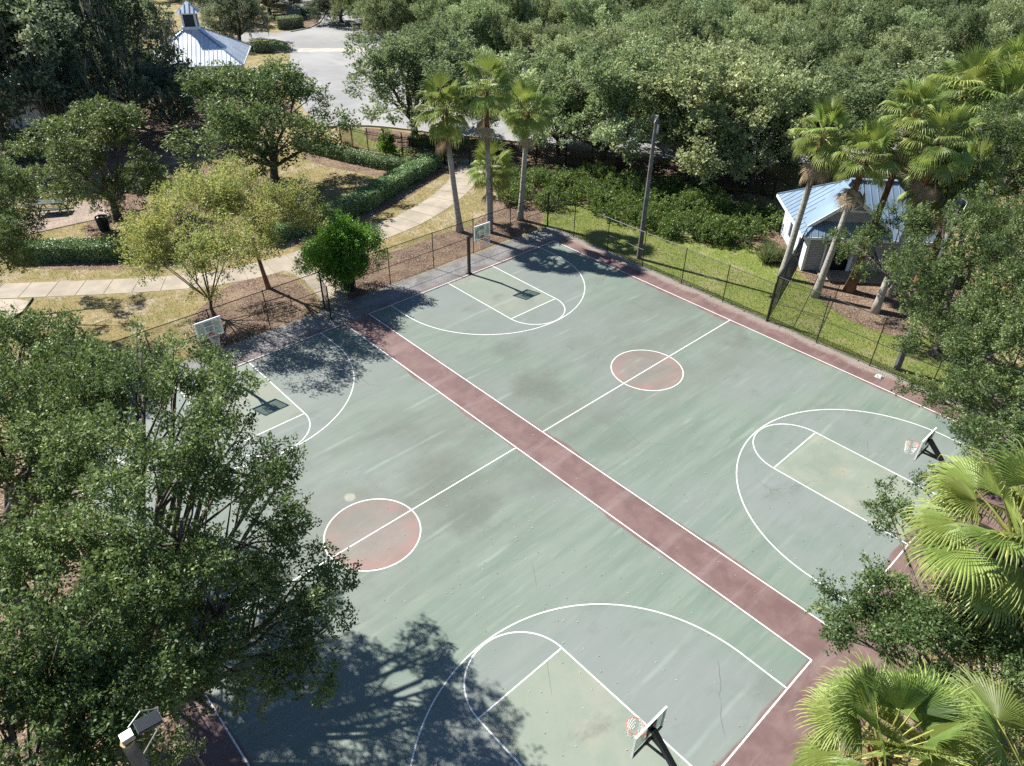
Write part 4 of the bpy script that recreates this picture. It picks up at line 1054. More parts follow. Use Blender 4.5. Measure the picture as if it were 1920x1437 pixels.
oak('oak_tree', 'oak leaning over the right court corner above its hoop', (15.5, -4.6),
    [(*(13.24, 2.03, 4.20), 1.6), (*(13.15, 0.98, 5.80), 2.0), (*(15.80, 3.70, 3.60), 1.3), (*(11.23, 0.41, 5.00), 1.7), (*(10.75, 1.14, 3.80), 1.1), (*(8.84, -0.89, 6.00), 1.8), (*(13.28, 0.36, 7.00), 2.2), (*(12.46, 2.55, 3.20), .9), (*(8.28, -0.49, 4.40), 1.1), (*(9.83, -0.23, 4.60), 1.2)], .24, 'oak_near', 106, (-.3, .4), GR_, **NK)
oak('oak_tree', 'small oak between the two nearest palms at the right', (1.2, -4.4),
    [(*(-0.56, -1.65, 4.60), 1.2), (*(-1.44, -1.15, 4.20), .9), (*(4.09, -0.02, 3.40), .9), (*(0.01, -0.84, 4.00), .8), (*(0.31, -2.43, 4.60), 1.1), (*(-1.84, -2.41, 4.80), 1.1), (*(6.04, -0.49, 3.80), .9), (*(-0.60, -0.33, 3.80), .8), (*(-1.39, -0.62, 3.60), .6), (*(5.04, 0.88, 3.20), .6), (*(-1.62, -1.62, 4.40), 1.0), (*(-0.53, -2.35, 4.60), 1.1), (*(1.04, -1.00, 4.00), .8)], .16, 'oak_near', 107, (-.2, .3), GR_, **dict(NK, sprigs=62, sub=12, sl=.32))
oak('oak_tree', 'leafy oak in the bottom right corner behind a shaggy palm trunk', (4.6, -6.6),
    [(*(0.28, -3.85, 5.40), 1.3), (*(-0.98, -4.53, 5.00), 1.2), (*(-0.08, -4.03, 4.60), .9), (*(2.07, -3.64, 5.80), 1.5), (*(-1.73, -5.14, 4.60), 1.0), (*(7.31, -1.38, 6.00), 1.2)], .16, 'oak_near', 108, (-.2, .2), GR_, **dict(NK, sprigs=62, sub=12, sl=.32))

# crape myrtles, thin and yellowing, left of the gate
oak('crape_myrtle', 'yellowing crape myrtle with several slim stems behind the far left hoop', (-5.01, 33.78),
    [(*(-5.97, 35.85, 4.80), 1.7), (*(-4.23, 34.68, 5.60), 1.8), (*(-6.94, 34.60, 4.00), 1.3), (*(-4.86, 30.28, 5.20), 1.6), (*(-5.96, 32.50, 4.60), 1.5), (*(-2.55, 34.90, 6.00), 1.5), (*(-6.95, 37.24, 4.00), 1.0), (*(-3.96, 37.46, 5.60), 1.2), (*(-5.25, 33.00, 2.00), .6)], .09, 'myrtle', 121, bark='bark', group='yellowing crape myrtles', fork=.12, sub=11, sprigs=38, leaves=20, ll=.13, lw=.065, sl=.6, up=.3, spread=.15, zmin=-.5)
oak('crape_myrtle', 'yellowing crape myrtle on a single leaning reddish trunk by the path', (-1.18, 34.82),
    [(*(-1.64, 33.61, 6.00), 1.7), (*(0.16, 33.04, 5.40), 1.5), (*(-2.25, 30.83, 5.40), 1.6), (*(-1.41, 36.03, 6.00), 1.3), (*(0.11, 31.89, 5.00), 1.2), (*(-3.25, 30.85, 4.80), 1.2)], .12, 'myrtle', 122, (-.3, .2), bark='bark_red', group='yellowing crape myrtles', fork=.65, sub=11, sprigs=38, leaves=20, ll=.13, lw=.065, sl=.6, up=.3, spread=.15, zmin=-.5)

# ------------------------------------------------------------------ shared oak shapes for the trees farther off
def oak_shape(name, seed, m, n_l, ll, lw, moss=0, sprigs=15, leaves=18, R0=4.2, H=8.0, sl=.8):
    rnd = random.Random(seed); lobes = [(0, 0, H * .68, 2.0)]
    for k in range(n_l):
        a = 2 * math.pi * k / n_l + rnd.uniform(-.3, .3); rr = R0 * rnd.uniform(.45, .68); up_ = k % 2
        lobes.append((math.cos(a) * rr * (1 - .25 * up_), math.sin(a) * rr * (1 - .25 * up_), H * (.40 + .27 * up_ + rnd.uniform(-.06, .08)), R0 * rnd.uniform(.36, .48)))
    return oak(name, '', (0, 0), lobes, .22, m, seed, moss=moss, sub=8, sprigs=sprigs, leaves=leaves, ll=ll, lw=lw, sl=sl * .6, up=.45, spread=.14, zmin=-.7, subr=(.26, .40), fill=.62)

used = set()
def place(proto, d, rz, label, group, hs=8.0):
    """stand a copy of a shape at (x, y) with height H and crown radius Rr"""
    x, y, H, Rr = d
    sc = (Rr / 4.2, Rr / 4.2, H / hs)
    if proto.name not in used:
        used.add(proto.name); o = proto; o.location = (x, y, 0); o.rotation_euler = (0, 0, rz); o.scale = sc
        o['label'] = label; o['group'] = group; return o
    return copy_tree(proto, (x, y), rz, sc, label, group)
mid = [oak_shape('oak_tree', 201, 'oak_near', 8, .17, .08, sprigs=34, leaves=20), oak_shape('oak_tree', 202, 'oak_near', 9, .17, .08, sprigs=34, leaves=20)]
GM = 'oaks on the lawn at the left'
place(mid[0], (-4.27, 51.35, 8.33, 5.10), .4, 'upright young oak above the litter bin, lit from the left', GM)
place(mid[1], (7.31, 49.79, 9.81, 6.70), 1.9, 'broad oak between the pavilion and the yellowing crape myrtles', GM)
ms = [oak_shape('oak_tree', 211, 'oak_moss', 9, .24, .11, moss=90, sprigs=24, leaves=16), oak_shape('oak_tree', 212, 'oak_moss', 8, .24, .11, moss=90, sprigs=24, leaves=16)]
GO = 'tall moss hung oaks at the top left'
place(ms[0], (4.83, 72.38, 13.32, 6.39), .2, 'moss hung oak with a visible leaning trunk nearest the pavilion', GO)
place(ms[1], (-1.97, 71.30, 14.46, 8.00), 2.2, 'tallest moss hung oak shading the white house', GO)
place(ms[0], (-6.19, 73.28, 13.77, 8.72), 3.3, 'moss hung oak cut by the left edge of the picture', GO)
place(ms[1], (6.46, 95.67, 11.24, 7.24), 4.4, 'moss hung oak behind the others, left of the pavilion roof', GO)
place(ms[1], (29.85, 103.09, 7.18, 5.22), 1.0, 'dark oak left of the road beside the pavilion roof', GO)
place(ms[1], (44.60, 123.31, 7.63, 6.31), 3.1, 'dark oak beyond the far hedge left of the utility box', GO)
place(ms[0], (34.71, 120.10, 7.69, 5.50), 4.2, 'dark oak rising behind the pavilion roof', GO)
place(ms[0], (50.30, 109.89, 5.47, 5.91), 2.7, 'dark oak over the far end of the road', GO)
place(ms[0], (6.45, 67.73, 6.40, 3.98), 5.0, 'small dark oak in the shade below the pavilion roof', GO)

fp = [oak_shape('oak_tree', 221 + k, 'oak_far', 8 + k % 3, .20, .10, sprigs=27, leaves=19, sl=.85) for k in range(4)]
GF = 'pale olive oaks lining the road'
place(fp[0], (22.74, 52.57, 9.92, 6.86), .5, 'full pale oak on a straight trunk in front of the road bend', GF)
place(fp[1], (30.00, 35.71, 10.56, 6.27), 1.5, 'oak rising from the shrub mound right of the three palms', GF)
place(fp[2], (33.59, 29.28, 10.32, 6.87), 2.6, 'broad oak above the iron fence right of the lamp pole', GF)
place(fp[3], (36.14, 25.18, 10.29, 5.50), 3.4, 'oak in the corner of the iron fence above the shed', GF)
place(fp[1], (29.81, 44.96, 8.62, 5.62), 4.0, 'oak behind the rightmost of the three tall palms', GF)
place(fp[2], (29.91, 40.91, 7.97, 3.93), .9, 'small dark oak between the palms and the shrub mound', GF)
place(fp[0], (40.28, 30.24, 10.21, 6.53), 5.2, 'oak standing across the road behind the lamp pole', GF)
place(fp[3], (38.65, 38.58, 10.18, 6.85), 2.0, 'oak across the road above the lamp head', GF)
place(fp[2], (42.33, 23.17, 8.67, 5.93), 2.0, 'oak behind the shed roof ridge', GF)
place(fp[1], (50.61, 21.50, 9.03, 7.08), 1.0, 'oak behind the tall palms of the shed', GF)
place(fp[0], (57.42, 17.67, 7.55, 7.60), 3.0, 'oak behind the two upper right palms', GF)

place(mid[0], (31.5, .5, 9.0, 5.0), 2.0, 'oak behind the right edge oaks, filling the gap beside the lamp pole', GR_)
place(mid[1], (25.5, -5.5, 8.5, 4.6), 4.0, 'oak outside the right fence corner', GR_)
place(mid[0], (36.5, 6.5, 9.0, 5.0), 5.0, 'oak standing behind the shed palms at the right', GR_)

# the wood beyond: nearer trees one by one, the far rest as one mass
# (x, y, height, crown radius)
PALE = [(34.51, 61.03, 6.85, 3.98), (35.98, 67.62, 7.22, 4.04), (43.06, 40.88, 9.08, 4.11), (43.79, 44.2, 9.11, 3.95), (42.93, 52.31, 7.37, 4.93), (43.84, 61.72, 7.51, 3.98), (41.52, 66.63, 9.11, 4.73), (43.99, 75.02, 10.17, 4.2), (41.19, 82.89, 8.53, 4.95), (49.95, 40.5, 8.49, 4.34), (49.14, 44.05, 10.62, 4.77), (50.5, 51.68, 7.84, 4.24), (48.2, 58.63, 6.83, 3.76), (47.68, 67.01, 10.73, 3.58), (47.18, 75.9, 6.84, 3.79), (49.98, 81.38, 8.63, 4.93), (47.44, 88.34, 10.5, 4.84), (55.54, 32.47, 9.54, 3.94), (54.96, 40.52, 9.17, 3.93), (57.53, 45.5, 7.54, 3.82), (55.13, 53.95, 8, 4.89), (54.49, 59.67, 9.93, 4.96), (57.3, 66.44, 8.2, 3.54), (54.71, 72.45, 9.71, 3.58), (54.18, 82.06, 7.01, 4.38), (54.17, 87.75, 11.18, 3.95), (63.93, 26.55, 8.99, 4.48), (61.83, 31.16, 7.13, 3.53), (61.89, 38.01, 7.86, 3.51), (61.04, 47.9, 10.03, 3.96), (61.69, 51.94, 8.07, 3.51), (63.46, 59.34, 7.37, 4.8), (64.2, 67.22, 10.21, 4.29), (61.83, 75.91, 9.19, 3.59), (61.52, 80.49, 10.19, 4.8), (70.65, 19.9, 7.34, 4.57), (70.65, 24.66, 10.83, 3.63), (69.14, 33.13, 10.68, 4.72), (69.33, 38.87, 7.92, 4.73), (71.68, 46.59, 7.5, 4.44), (71.4, 54.52, 8.95, 4.56), (70.92, 59.24, 9.85, 4.32), (70.07, 66.53, 8.71, 4.1), (77.78, 11.55, 7.06, 4.71), (77.34, 16.98, 10.14, 3.9), (76.85, 25.79, 8.58, 4.31), (78.57, 33.04, 8.67, 4.46), (77.19, 40.36, 7.02, 4.36), (78.41, 47.99, 7.62, 3.51), (78.42, 51.98, 7.97, 4.31), (77.6, 61.06, 8.47, 4.03), (84.55, 12.85, 9.22, 3.97), (85.98, 19.94, 9.38, 3.71), (82.2, 23.77, 9.48, 4.2), (84.54, 32.31, 9.5, 4.18), (82, 38.83, 10.64, 4.44), (82.96, 45.29, 8.46, 3.88), (82.28, 54.67, 10.47, 3.86), (91.47, 18.14, 10.06, 3.84), (90.26, 23.09, 6.92, 4.58), (90.89, 30.75, 7.14, 4.29)]
DARK = [(8.35, 109.16, 8.21, 4.85), (13.47, 102.8, 10.85, 3.82), (13.04, 108.56, 7.67, 4.1)]
far_pts = [(1.38, 131.28, 10.91, 3.67), (-1.77, 138.01, 8.56, 3.58), (0.12, 143.28, 7.74, 4.5), (0.94, 150.04, 9.73, 3.84), (1.54, 157.59, 8.88, 3.75), (7.37, 124.07, 9.91, 4.53), (5.83, 129.35, 10.1, 4.37), (8.65, 135.28, 11.13, 4.24), (6.18, 142.4, 7.1, 4.99), (8.15, 152.92, 10.53, 4.15), (5.77, 158.15, 7.85, 3.74), (7.22, 165.28, 11.13, 4.71), (5.07, 170.69, 9.26, 4.56), (8.96, 179.2, 8.86, 3.52), (6.74, 187.45, 7.06, 4.29), (8.8, 194.85, 6.87, 3.96), (14.93, 117.43, 9.72, 4.31), (15.68, 121.75, 9.87, 4.07), (15.74, 128.78, 7.92, 3.67), (13.82, 137.75, 8.08, 4.85), (15.2, 143.08, 9.46, 4.48), (12.55, 151.6, 9.55, 4.81), (13.19, 156.55, 9.19, 4.79), (12.48, 163.83, 7.26, 4.98), (15.04, 170.37, 10.53, 4.16), (12.1, 177.24, 7.89, 3.56), (12.67, 184.25, 7.42, 3.65), (13.7, 194.3, 10.25, 4.29), (12.25, 201.79, 7.09, 3.52), (14.99, 207.5, 10.13, 3.91), (20.3, 123.16, 7.37, 4.99), (21.93, 129.57, 8.97, 4.37), (20.43, 136.32, 10.79, 3.74), (22.8, 144.2, 8.83, 4.21), (19.06, 150.3, 8.83, 3.57), (19.05, 156.03, 9.52, 3.51), (22.81, 165.5, 9.96, 3.56), (21.03, 170.83, 10.85, 4.03), (19.8, 178.72, 8.22, 3.72), (22.12, 184.87, 10.8, 4.6), (22.45, 193.91, 10.69, 4.94), (19.04, 199.03, 10.78, 4.32), (22.69, 206.85, 8.3, 4.75), (28.08, 149.19, 8.42, 4.46), (29.25, 157.11, 10.74, 4.88), (29.68, 164.75, 9.55, 4.21), (26.27, 171.1, 10.49, 3.77), (27.78, 179.7, 8.61, 4.38), (28.26, 184.52, 6.97, 4.29), (28.54, 193.23, 11.09, 3.73), (26.35, 201.34, 10.72, 4.95), (36, 150.59, 7.7, 3.81), (34.02, 159.65, 8.69, 4.29), (35.07, 163.46, 9.46, 3.51), (35.55, 170.92, 11.02, 4.45), (34.98, 177.47, 8.01, 3.92), (36.73, 186.06, 9.05, 4.21), (34.42, 193.67, 8.86, 4.34), (35.85, 200.58, 7.58, 4.86), (43.81, 142.52, 7.06, 3.8), (41.01, 151.37, 7.34, 4.64), (42.33, 158.4, 10.43, 4.01), (43.79, 164.84, 9.69, 4.68), (41.5, 173.29, 6.99, 4.3), (42.1, 177.36, 9.31, 4.97), (42.77, 185.28, 9.46, 4.67), (43.01, 193.99, 10.34, 4.11), (42.99, 199.96, 8.34, 4.17), (47.38, 95.29, 7.86, 4.04), (47.47, 100.35, 11.12, 4.03), (48.07, 131.29, 7.16, 4.6), (50.02, 137.81, 9.68, 4.96), (47.75, 143.99, 8.14, 4.21), (50.05, 152.19, 8.79, 3.63), (47.75, 158.53, 9.7, 4.69), (48.53, 165.39, 8.08, 4.62), (47.49, 171.63, 10.7, 4.52), (49.05, 178.96, 7.3, 3.58), (50.53, 184.89, 9.4, 3.82), (50.81, 193.25, 8.01, 4.44), (48.38, 198.81, 7.38, 3.98), (57.94, 95.39, 10.25, 3.92), (56.24, 101.42, 7.5, 4.86), (57.98, 108.52, 8.04, 4.56), (57.75, 130.16, 6.99, 4.29), (57.23, 135.61, 8.41, 4.16), (55.54, 145.95, 9.92, 4.4), (54.36, 150.11, 8.46, 4.26), (56.05, 157.86, 9.87, 4.18), (55.67, 163.44, 10.85, 4.39), (54.38, 171.07, 9.48, 4.41), (54.06, 180.66, 8.11, 4.84), (57.39, 187.69, 7.6, 4.41), (54.85, 193.77, 10.41, 4.13), (55.07, 198.06, 10.98, 3.54), (64.52, 95.64, 10.88, 4.96), (62.9, 101.12, 8.85, 4.19), (61.88, 110.46, 10.7, 3.78), (62.49, 115.98, 7.1, 3.51), (63.34, 122.15, 10.19, 4.6), (62.35, 130.13, 8.82, 4.65), (62.3, 138.32, 9.83, 4.21), (62.28, 144.34, 10.57, 3.66), (64.65, 152.05, 7.8, 3.52), (63.15, 156.25, 10.93, 4.18), (62.53, 163.04, 9.04, 4.54), (63.26, 173.81, 10.08, 4.54), (62.79, 178.97, 9.25, 4.95), (64.42, 184.5, 7.38, 4.6), (62.18, 192.45, 7.56, 3.57), (70.65, 74.15, 9.31, 3.83), (70.78, 80.79, 7.21, 4.08), (68.49, 93.27, 8.34, 3.64), (70.44, 100.16, 7.11, 3.98), (69.3, 107.51, 10.03, 4.74), (69.77, 116.42, 7.67, 4.75), (68.24, 122.09, 9.39, 3.62), (70.2, 130.54, 8.58, 4.79), (69.48, 136.52, 10.38, 4.72), (71.81, 142.3, 9.3, 3.5), (69.76, 151.83, 10.27, 3.8), (69.91, 156.55, 9.2, 4.25), (71.98, 165.48, 9.98, 3.62), (70.35, 171.4, 9.33, 3.93), (69.15, 179.64, 8.67, 4.36), (71.09, 184.18, 7.53, 3.97), (68.18, 191.47, 10.47, 3.69), (78.69, 66.77, 7.07, 4.34), (76.91, 72.14, 8.16, 3.95), (78.23, 81.77, 10.91, 4.82), (78.67, 88.53, 7.65, 4.16), (78.42, 102.8, 10.51, 3.63), (76.65, 108.97, 9.05, 3.69), (76.41, 117.14, 10.01, 4.67), (76.77, 121.89, 8.82, 4.92), (76.27, 129.15, 9.99, 4.23), (75.76, 136.86, 10.5, 4.62), (76.87, 142.34, 10.33, 4.34), (75.93, 149.1, 7.38, 3.63), (76.95, 157.3, 10.24, 4.36), (77.9, 164.87, 9.15, 4.73), (78.69, 170.12, 10.08, 3.74), (77.61, 179.33, 7.53, 4.5), (76.21, 187.05, 10.64, 4.19), (84.78, 58.46, 7.55, 4.25), (85.08, 65.14, 10.78, 3.83), (82.8, 75.6, 7.74, 3.89), (85.86, 79.63, 7.76, 3.93), (83.83, 87.79, 7.92, 4.25), (82.96, 94.98, 9.49, 4.78), (82.26, 101.28, 9.3, 4.86), (82.31, 109.58, 8.81, 4.2), (82.15, 115.55, 8.06, 4.19), (83.11, 124.51, 10.22, 4.86), (83.19, 130.24, 9.51, 3.63), (82.61, 136.74, 9, 3.65), (83.69, 142.16, 7.37, 4.61), (84.69, 152.43, 10.13, 4.59), (84.35, 156.45, 9.93, 3.72), (84.78, 166.89, 10.56, 4.87), (83.35, 172.12, 9.05, 4.44), (85.97, 177.35, 8.49, 4.24), (84.3, 184.88, 9.02, 4.88), (92.94, 40.62, 10.06, 4.72), (90.29, 44.42, 8.64, 4.98), (90.42, 54.69, 9.73, 4.69), (90.07, 59.42, 7.58, 4.24), (89.45, 68.58, 7.94, 3.89), (89.19, 75.4, 7.77, 3.85), (92.04, 80.98, 8.03, 4.77), (89.09, 89.34, 9.93, 4.6), (89.92, 95.01, 9.47, 3.61), (92.76, 102.39, 7.26, 4.25), (92.79, 110.7, 9.42, 3.83), (91.54, 115.6, 9.19, 4.71), (91.92, 122.88, 10.96, 4.64), (90.1, 131.6, 7.02, 3.61), (91.89, 136.8, 9.94, 3.56), (89.21, 143.99, 7.9, 4.33), (90.94, 150.97, 10.91, 3.73), (91.89, 158.53, 9.57, 3.86), (92.23, 166.69, 10.55, 4.4), (92.83, 173.43, 8.88, 4.44), (92.99, 177.15, 10.78, 4.03), (97.83, 18.92, 7.57, 4.2), (96.26, 26.51, 9.07, 4.39), (98.58, 32.93, 7.63, 4.62), (98.13, 38.26, 9.59, 4.01), (97.12, 46.31, 8.02, 4.98), (98.24, 52.7, 8.35, 3.56), (97.39, 61.2, 7.7, 4.16), (98.49, 66.79, 8.94, 4.11), (98.55, 74.45, 8.95, 4.78), (97.47, 82.01, 8.27, 3.67), (97.84, 86.54, 10.91, 4.89), (96.53, 96.28, 7.16, 4.09), (97.03, 100.34, 7.3, 4.94), (96.38, 110.84, 7.84, 4.43), (96.17, 117.09, 6.91, 4.61), (96.42, 123.56, 8.59, 4.98), (96.56, 128.7, 10.25, 4.85), (96.08, 136.53, 7.04, 4.08), (96.48, 145.67, 10.15, 4.88), (98.54, 149.4, 7.17, 4.09), (96.03, 156.18, 9.37, 4.51), (98.21, 165.33, 8.37, 4.07), (98.48, 172.37, 8.2, 4.55), (105.01, 16.45, 9.63, 4.89), (105.49, 24.26, 10.26, 4.42), (105.27, 30.87, 8.37, 3.67), (106.01, 39.04, 10.3, 4.42), (103.45, 44.66, 7.84, 4.93), (103.47, 52.26, 8.64, 4.36), (103.2, 59.93, 7.71, 4.98), (104.38, 65.67, 8.79, 3.96), (105.95, 74.57, 9.4, 4.55), (105.7, 81.27, 7.19, 3.57), (106.63, 87.01, 11.02, 4.03), (103.31, 95.27, 8.22, 4), (105.8, 103.16, 7.23, 5), (106.83, 107.46, 8.37, 4.37), (103.92, 117.36, 8.42, 4.04), (104.31, 122.3, 7.94, 3.8), (106.99, 128.33, 7.83, 4.09), (104.79, 137.58, 7.28, 4.6), (105.35, 144.64, 7.58, 3.76), (106.3, 150.45, 9.83, 4.85), (105.38, 157.05, 10.59, 3.62), (104.16, 166.43, 10.81, 3.69), (103.41, 170.34, 9.74, 3.82), (111.81, 18.07, 9.66, 3.68), (112.07, 24.6, 11.06, 4.12), (112.2, 32.04, 6.87, 3.81), (113.78, 37.45, 8.67, 4.31), (110.21, 47.91, 9.95, 4.83), (111.97, 54.91, 8.12, 4.04), (111.06, 60.58, 10.03, 4.8), (111.02, 68.84, 8.73, 3.74), (111.94, 72.39, 9.11, 3.52), (113.22, 82.46, 6.9, 4.7), (113.31, 89.28, 9.07, 4.74), (113.98, 96.95, 7.88, 3.64), (113.23, 100.95, 9.44, 4.15), (112, 110.49, 7.3, 4.56), (113.39, 116.11, 10.53, 4.21), (110.14, 121.22, 7.02, 3.58), (112.89, 128.2, 11.09, 3.73), (112.25, 136.63, 8.82, 3.52), (112.06, 144.88, 8.68, 4.1), (111.95, 149.52, 7.19, 4.75), (111.62, 159.72, 10.84, 3.85), (110.4, 166.15, 8.83, 3.56), (119.71, 19.64, 10.62, 4.75), (118.44, 24.66, 8.84, 4.35), (118.96, 30.66, 8.2, 3.71), (120.73, 37.13, 7.67, 4.51), (120.81, 44.13, 9.38, 4.48), (118.29, 52.81, 7.5, 4.94), (118.97, 61.49, 8.39, 4.08), (119.3, 67.39, 7.9, 4.05), (117.59, 75.98, 10.05, 3.58), (120.28, 82.09, 8.36, 4.52), (119.67, 89.18, 10.34, 4.73), (118.79, 93.66, 9.29, 4.02), (117.16, 100.75, 7.71, 4.46), (120.94, 109.73, 10.37, 3.63), (120.34, 114.09, 7.94, 4.38), (118.5, 121.95, 10.38, 3.6), (117.51, 128.28, 7.18, 3.75), (119.99, 137.89, 9.86, 4.28), (117.71, 142.33, 10.24, 4.96), (120.76, 151.06, 10.24, 4.14), (117.18, 156.19, 7.3, 4.82), (125.35, 23.71, 9.47, 3.69), (125.39, 30.3, 7.1, 4.47), (124.29, 38.7, 8.19, 4.19), (125.77, 47.94, 9.08, 4.48), (127.82, 54.01, 9.16, 3.94), (127.09, 61.33, 9.15, 4.72), (124.27, 67.17, 10.38, 3.51), (126.14, 72.44, 9.7, 4.27), (124.77, 79.86, 9.46, 4.29), (125.35, 87.89, 8.4, 3.75), (126.68, 95.76, 10.26, 4.89), (127.65, 102.27, 10.53, 3.99), (127.95, 110.2, 9.61, 3.87), (127.89, 114.35, 9.65, 4.02), (125.36, 121.27, 10.93, 4.05), (124.33, 129.96, 9.03, 3.98), (127.05, 135.55, 7.92, 3.96), (127.49, 143.92, 9.06, 4.77), (125.02, 150.64, 8.13, 4.59), (134.16, 26.46, 11.15, 4.49), (132.76, 30.58, 9.62, 4.19), (131.53, 40.89, 8.01, 4.48), (134.08, 46.05, 9.87, 4.96), (134.04, 51.03, 7.12, 4.93), (131.82, 58.71, 8.33, 4.67), (133.08, 66.18, 7.86, 3.8), (133.13, 72.97, 9.01, 3.82), (134.65, 79.97, 9.46, 4.07), (131.86, 88.37, 8.23, 4.94), (134.73, 96.71, 9.98, 4.88), (133.36, 100.73, 7.7, 3.81), (131.21, 108.46, 9.14, 4.15), (131.45, 117.29, 11.09, 4.56), (131.09, 122.79, 9.6, 3.72), (134.09, 129.54, 8.91, 3.75), (132.86, 135.76, 9.86, 4.17), (134.47, 142.59, 9.86, 3.53), (131.9, 149.56, 7.47, 4.58), (141.77, 24.36, 7.4, 4.79), (138.01, 30.02, 8.84, 4.29), (139.93, 38.6, 8.58, 4.53), (138.49, 47.25, 6.93, 3.57), (138.11, 53.42, 9.3, 4.52), (139.45, 59.03, 6.81, 4.26), (139.01, 66.53, 10.49, 3.5), (140.84, 72.24, 8.11, 4.76), (141.11, 79.4, 9.98, 3.53), (140.02, 86.81, 8.39, 3.71), (138.86, 95.62, 9.25, 3.63), (139.31, 102.14, 9.74, 4.85), (138.39, 107.26, 7.25, 3.99), (141.11, 116.34, 9.83, 4.53), (139.89, 121.81, 7.53, 4.3), (141.48, 131.31, 10.23, 4.01), (140.24, 138.64, 9.19, 3.58), (147.98, 26, 7.16, 4.32), (145.27, 32.94, 7.77, 4.89), (146.36, 37.35, 7.43, 4.2), (146.46, 46.91, 10.67, 4.06), (148.47, 53.85, 10.16, 3.67), (147.05, 61.53, 9.08, 4.55), (147.25, 67.68, 8.05, 4.01), (148.37, 75.24, 10.93, 3.82), (147.3, 79.38, 9.33, 4.05), (148.1, 87.32, 8.19, 3.66), (145.8, 94.19, 6.95, 4.34), (148.31, 103.62, 7.38, 3.69), (146.05, 107.2, 10.51, 3.64), (146.44, 115.52, 7.38, 3.63), (145.39, 124.33, 10.17, 3.94), (145.72, 131.13, 7.97, 4.14), (153.43, 32.64, 10.69, 4.18), (152.1, 37.16, 7.38, 3.77), (153.93, 47.02, 10.43, 4.55), (152.35, 53.46, 8.02, 4.81), (155.88, 60.65, 10.03, 3.94), (155.47, 68.89, 8.67, 4.98), (154.13, 73.16, 9.09, 3.99), (155.67, 79.37, 7.75, 4), (155.43, 86.4, 10.84, 3.73), (154.07, 96.43, 8.53, 4.52), (154.7, 102.03, 8.27, 4.08), (154.64, 109.83, 10.56, 4.77), (154.28, 117.85, 9.08, 4.9), (154.61, 122.63, 7.38, 4.75), (160.93, 31.93, 9.4, 3.6), (162.57, 37.35, 8.04, 4.3), (160.2, 46.57, 7.46, 4.94), (161.71, 53.18, 7.18, 4.06), (160.54, 58.48, 11.1, 4.64), (159.41, 68.81, 10.67, 4.83), (161.01, 75.16, 6.89, 3.67), (159.03, 81.33, 7.88, 4.42), (160.38, 89.09, 9.68, 4.37), (159.84, 95.46, 7.07, 4.86), (160.85, 100.25, 9.08, 4.58), (159.08, 110.44, 6.83, 3.66), (167.28, 30.59, 9.6, 3.73), (166.92, 38.51, 7.7, 4.01), (166.55, 47.45, 10.31, 3.61), (167.86, 51.86, 9.06, 4.9), (169.58, 59.42, 8.65, 4.04), (169.86, 65.52, 7.87, 4.1), (169.58, 74.67, 9.23, 4.4), (168.22, 79.18, 7.93, 4.06), (168.27, 88.76, 10.92, 4.98), (166.9, 96.22, 7.15, 3.69), (169.24, 102.12, 6.86, 4.23), (176.34, 33.78, 8.69, 3.9), (176.48, 40.12, 8.25, 4.14), (174.1, 44.81, 7.8, 4.23), (173.55, 51.12, 7.74, 4.24), (175.03, 60.6, 8.92, 4.49), (174.42, 68.7, 9.72, 4.77), (174.22, 72.75, 7.48, 3.86), (173.29, 80.74, 10.54, 4.54), (173.38, 86.39, 7.03, 4.09), (180.11, 39.66, 9.84, 4.31), (182.67, 46.73, 10.74, 3.65), (182.03, 51.51, 10.1, 4.28), (180.09, 61.47, 11.07, 3.63), (180.11, 68.59, 10.66, 4.09), (181.3, 75.75, 9.93, 4.79), (187.91, 33.93, 8.47, 3.84), (187.57, 37.8, 8.35, 4.17), (190.64, 47.77, 9.86, 3.9)]
g = np.random.default_rng(5)
for k, d_ in enumerate(DARK): place(ms[k % 2], (d_[0], d_[1], d_[2] * 1.15, d_[3]), g.uniform(0, 6.28), 'dark oak in the wood at the upper left', 'dark oaks of the upper left wood')
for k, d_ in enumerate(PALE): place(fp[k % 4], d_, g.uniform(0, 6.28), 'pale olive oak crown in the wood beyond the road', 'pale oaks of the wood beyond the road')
pm = bpy.data.meshes.new('far_wood'); pm.from_pydata([(p[0], p[1], 0) for p in far_pts], [], [])
at = pm.attributes.new('sc', 'FLOAT_VECTOR', 'POINT'); at.data.foreach_set('vector', np.array([(p[3] / 4.2, p[3] / 4.2, p[2] / 8) for p in far_pts], dtype=np.float32).ravel())
at = pm.attributes.new('rz', 'FLOAT_VECTOR', 'POINT'); at.data.foreach_set('vector', np.array([(0, 0, k * 2.4) for k in range(len(far_pts))], dtype=np.float32).ravel())
fw = bpy.data.objects.new('far_wood', pm); col.objects.link(fw)
tag(fw, 'far mass of oak crowns along the top of the picture', 'wood', kind='stuff')
ng = bpy.data.node_groups.new('far_wood', 'GeometryNodeTree')
ng.interface.new_socket('Geometry', in_out='INPUT', socket_type='NodeSocketGeometry'); ng.interface.new_socket('Geometry', in_out='OUTPUT', socket_type='NodeSocketGeometry')
gi_, go_ = ng.nodes.new('NodeGroupInput'), ng.nodes.new('NodeGroupOutput')
jn = ng.nodes.new('GeometryNodeJoinGeometry')
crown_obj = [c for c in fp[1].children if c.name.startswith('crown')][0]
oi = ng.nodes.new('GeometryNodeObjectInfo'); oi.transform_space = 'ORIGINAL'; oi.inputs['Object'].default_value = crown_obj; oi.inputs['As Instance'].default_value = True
ip = ng.nodes.new('GeometryNodeInstanceOnPoints')
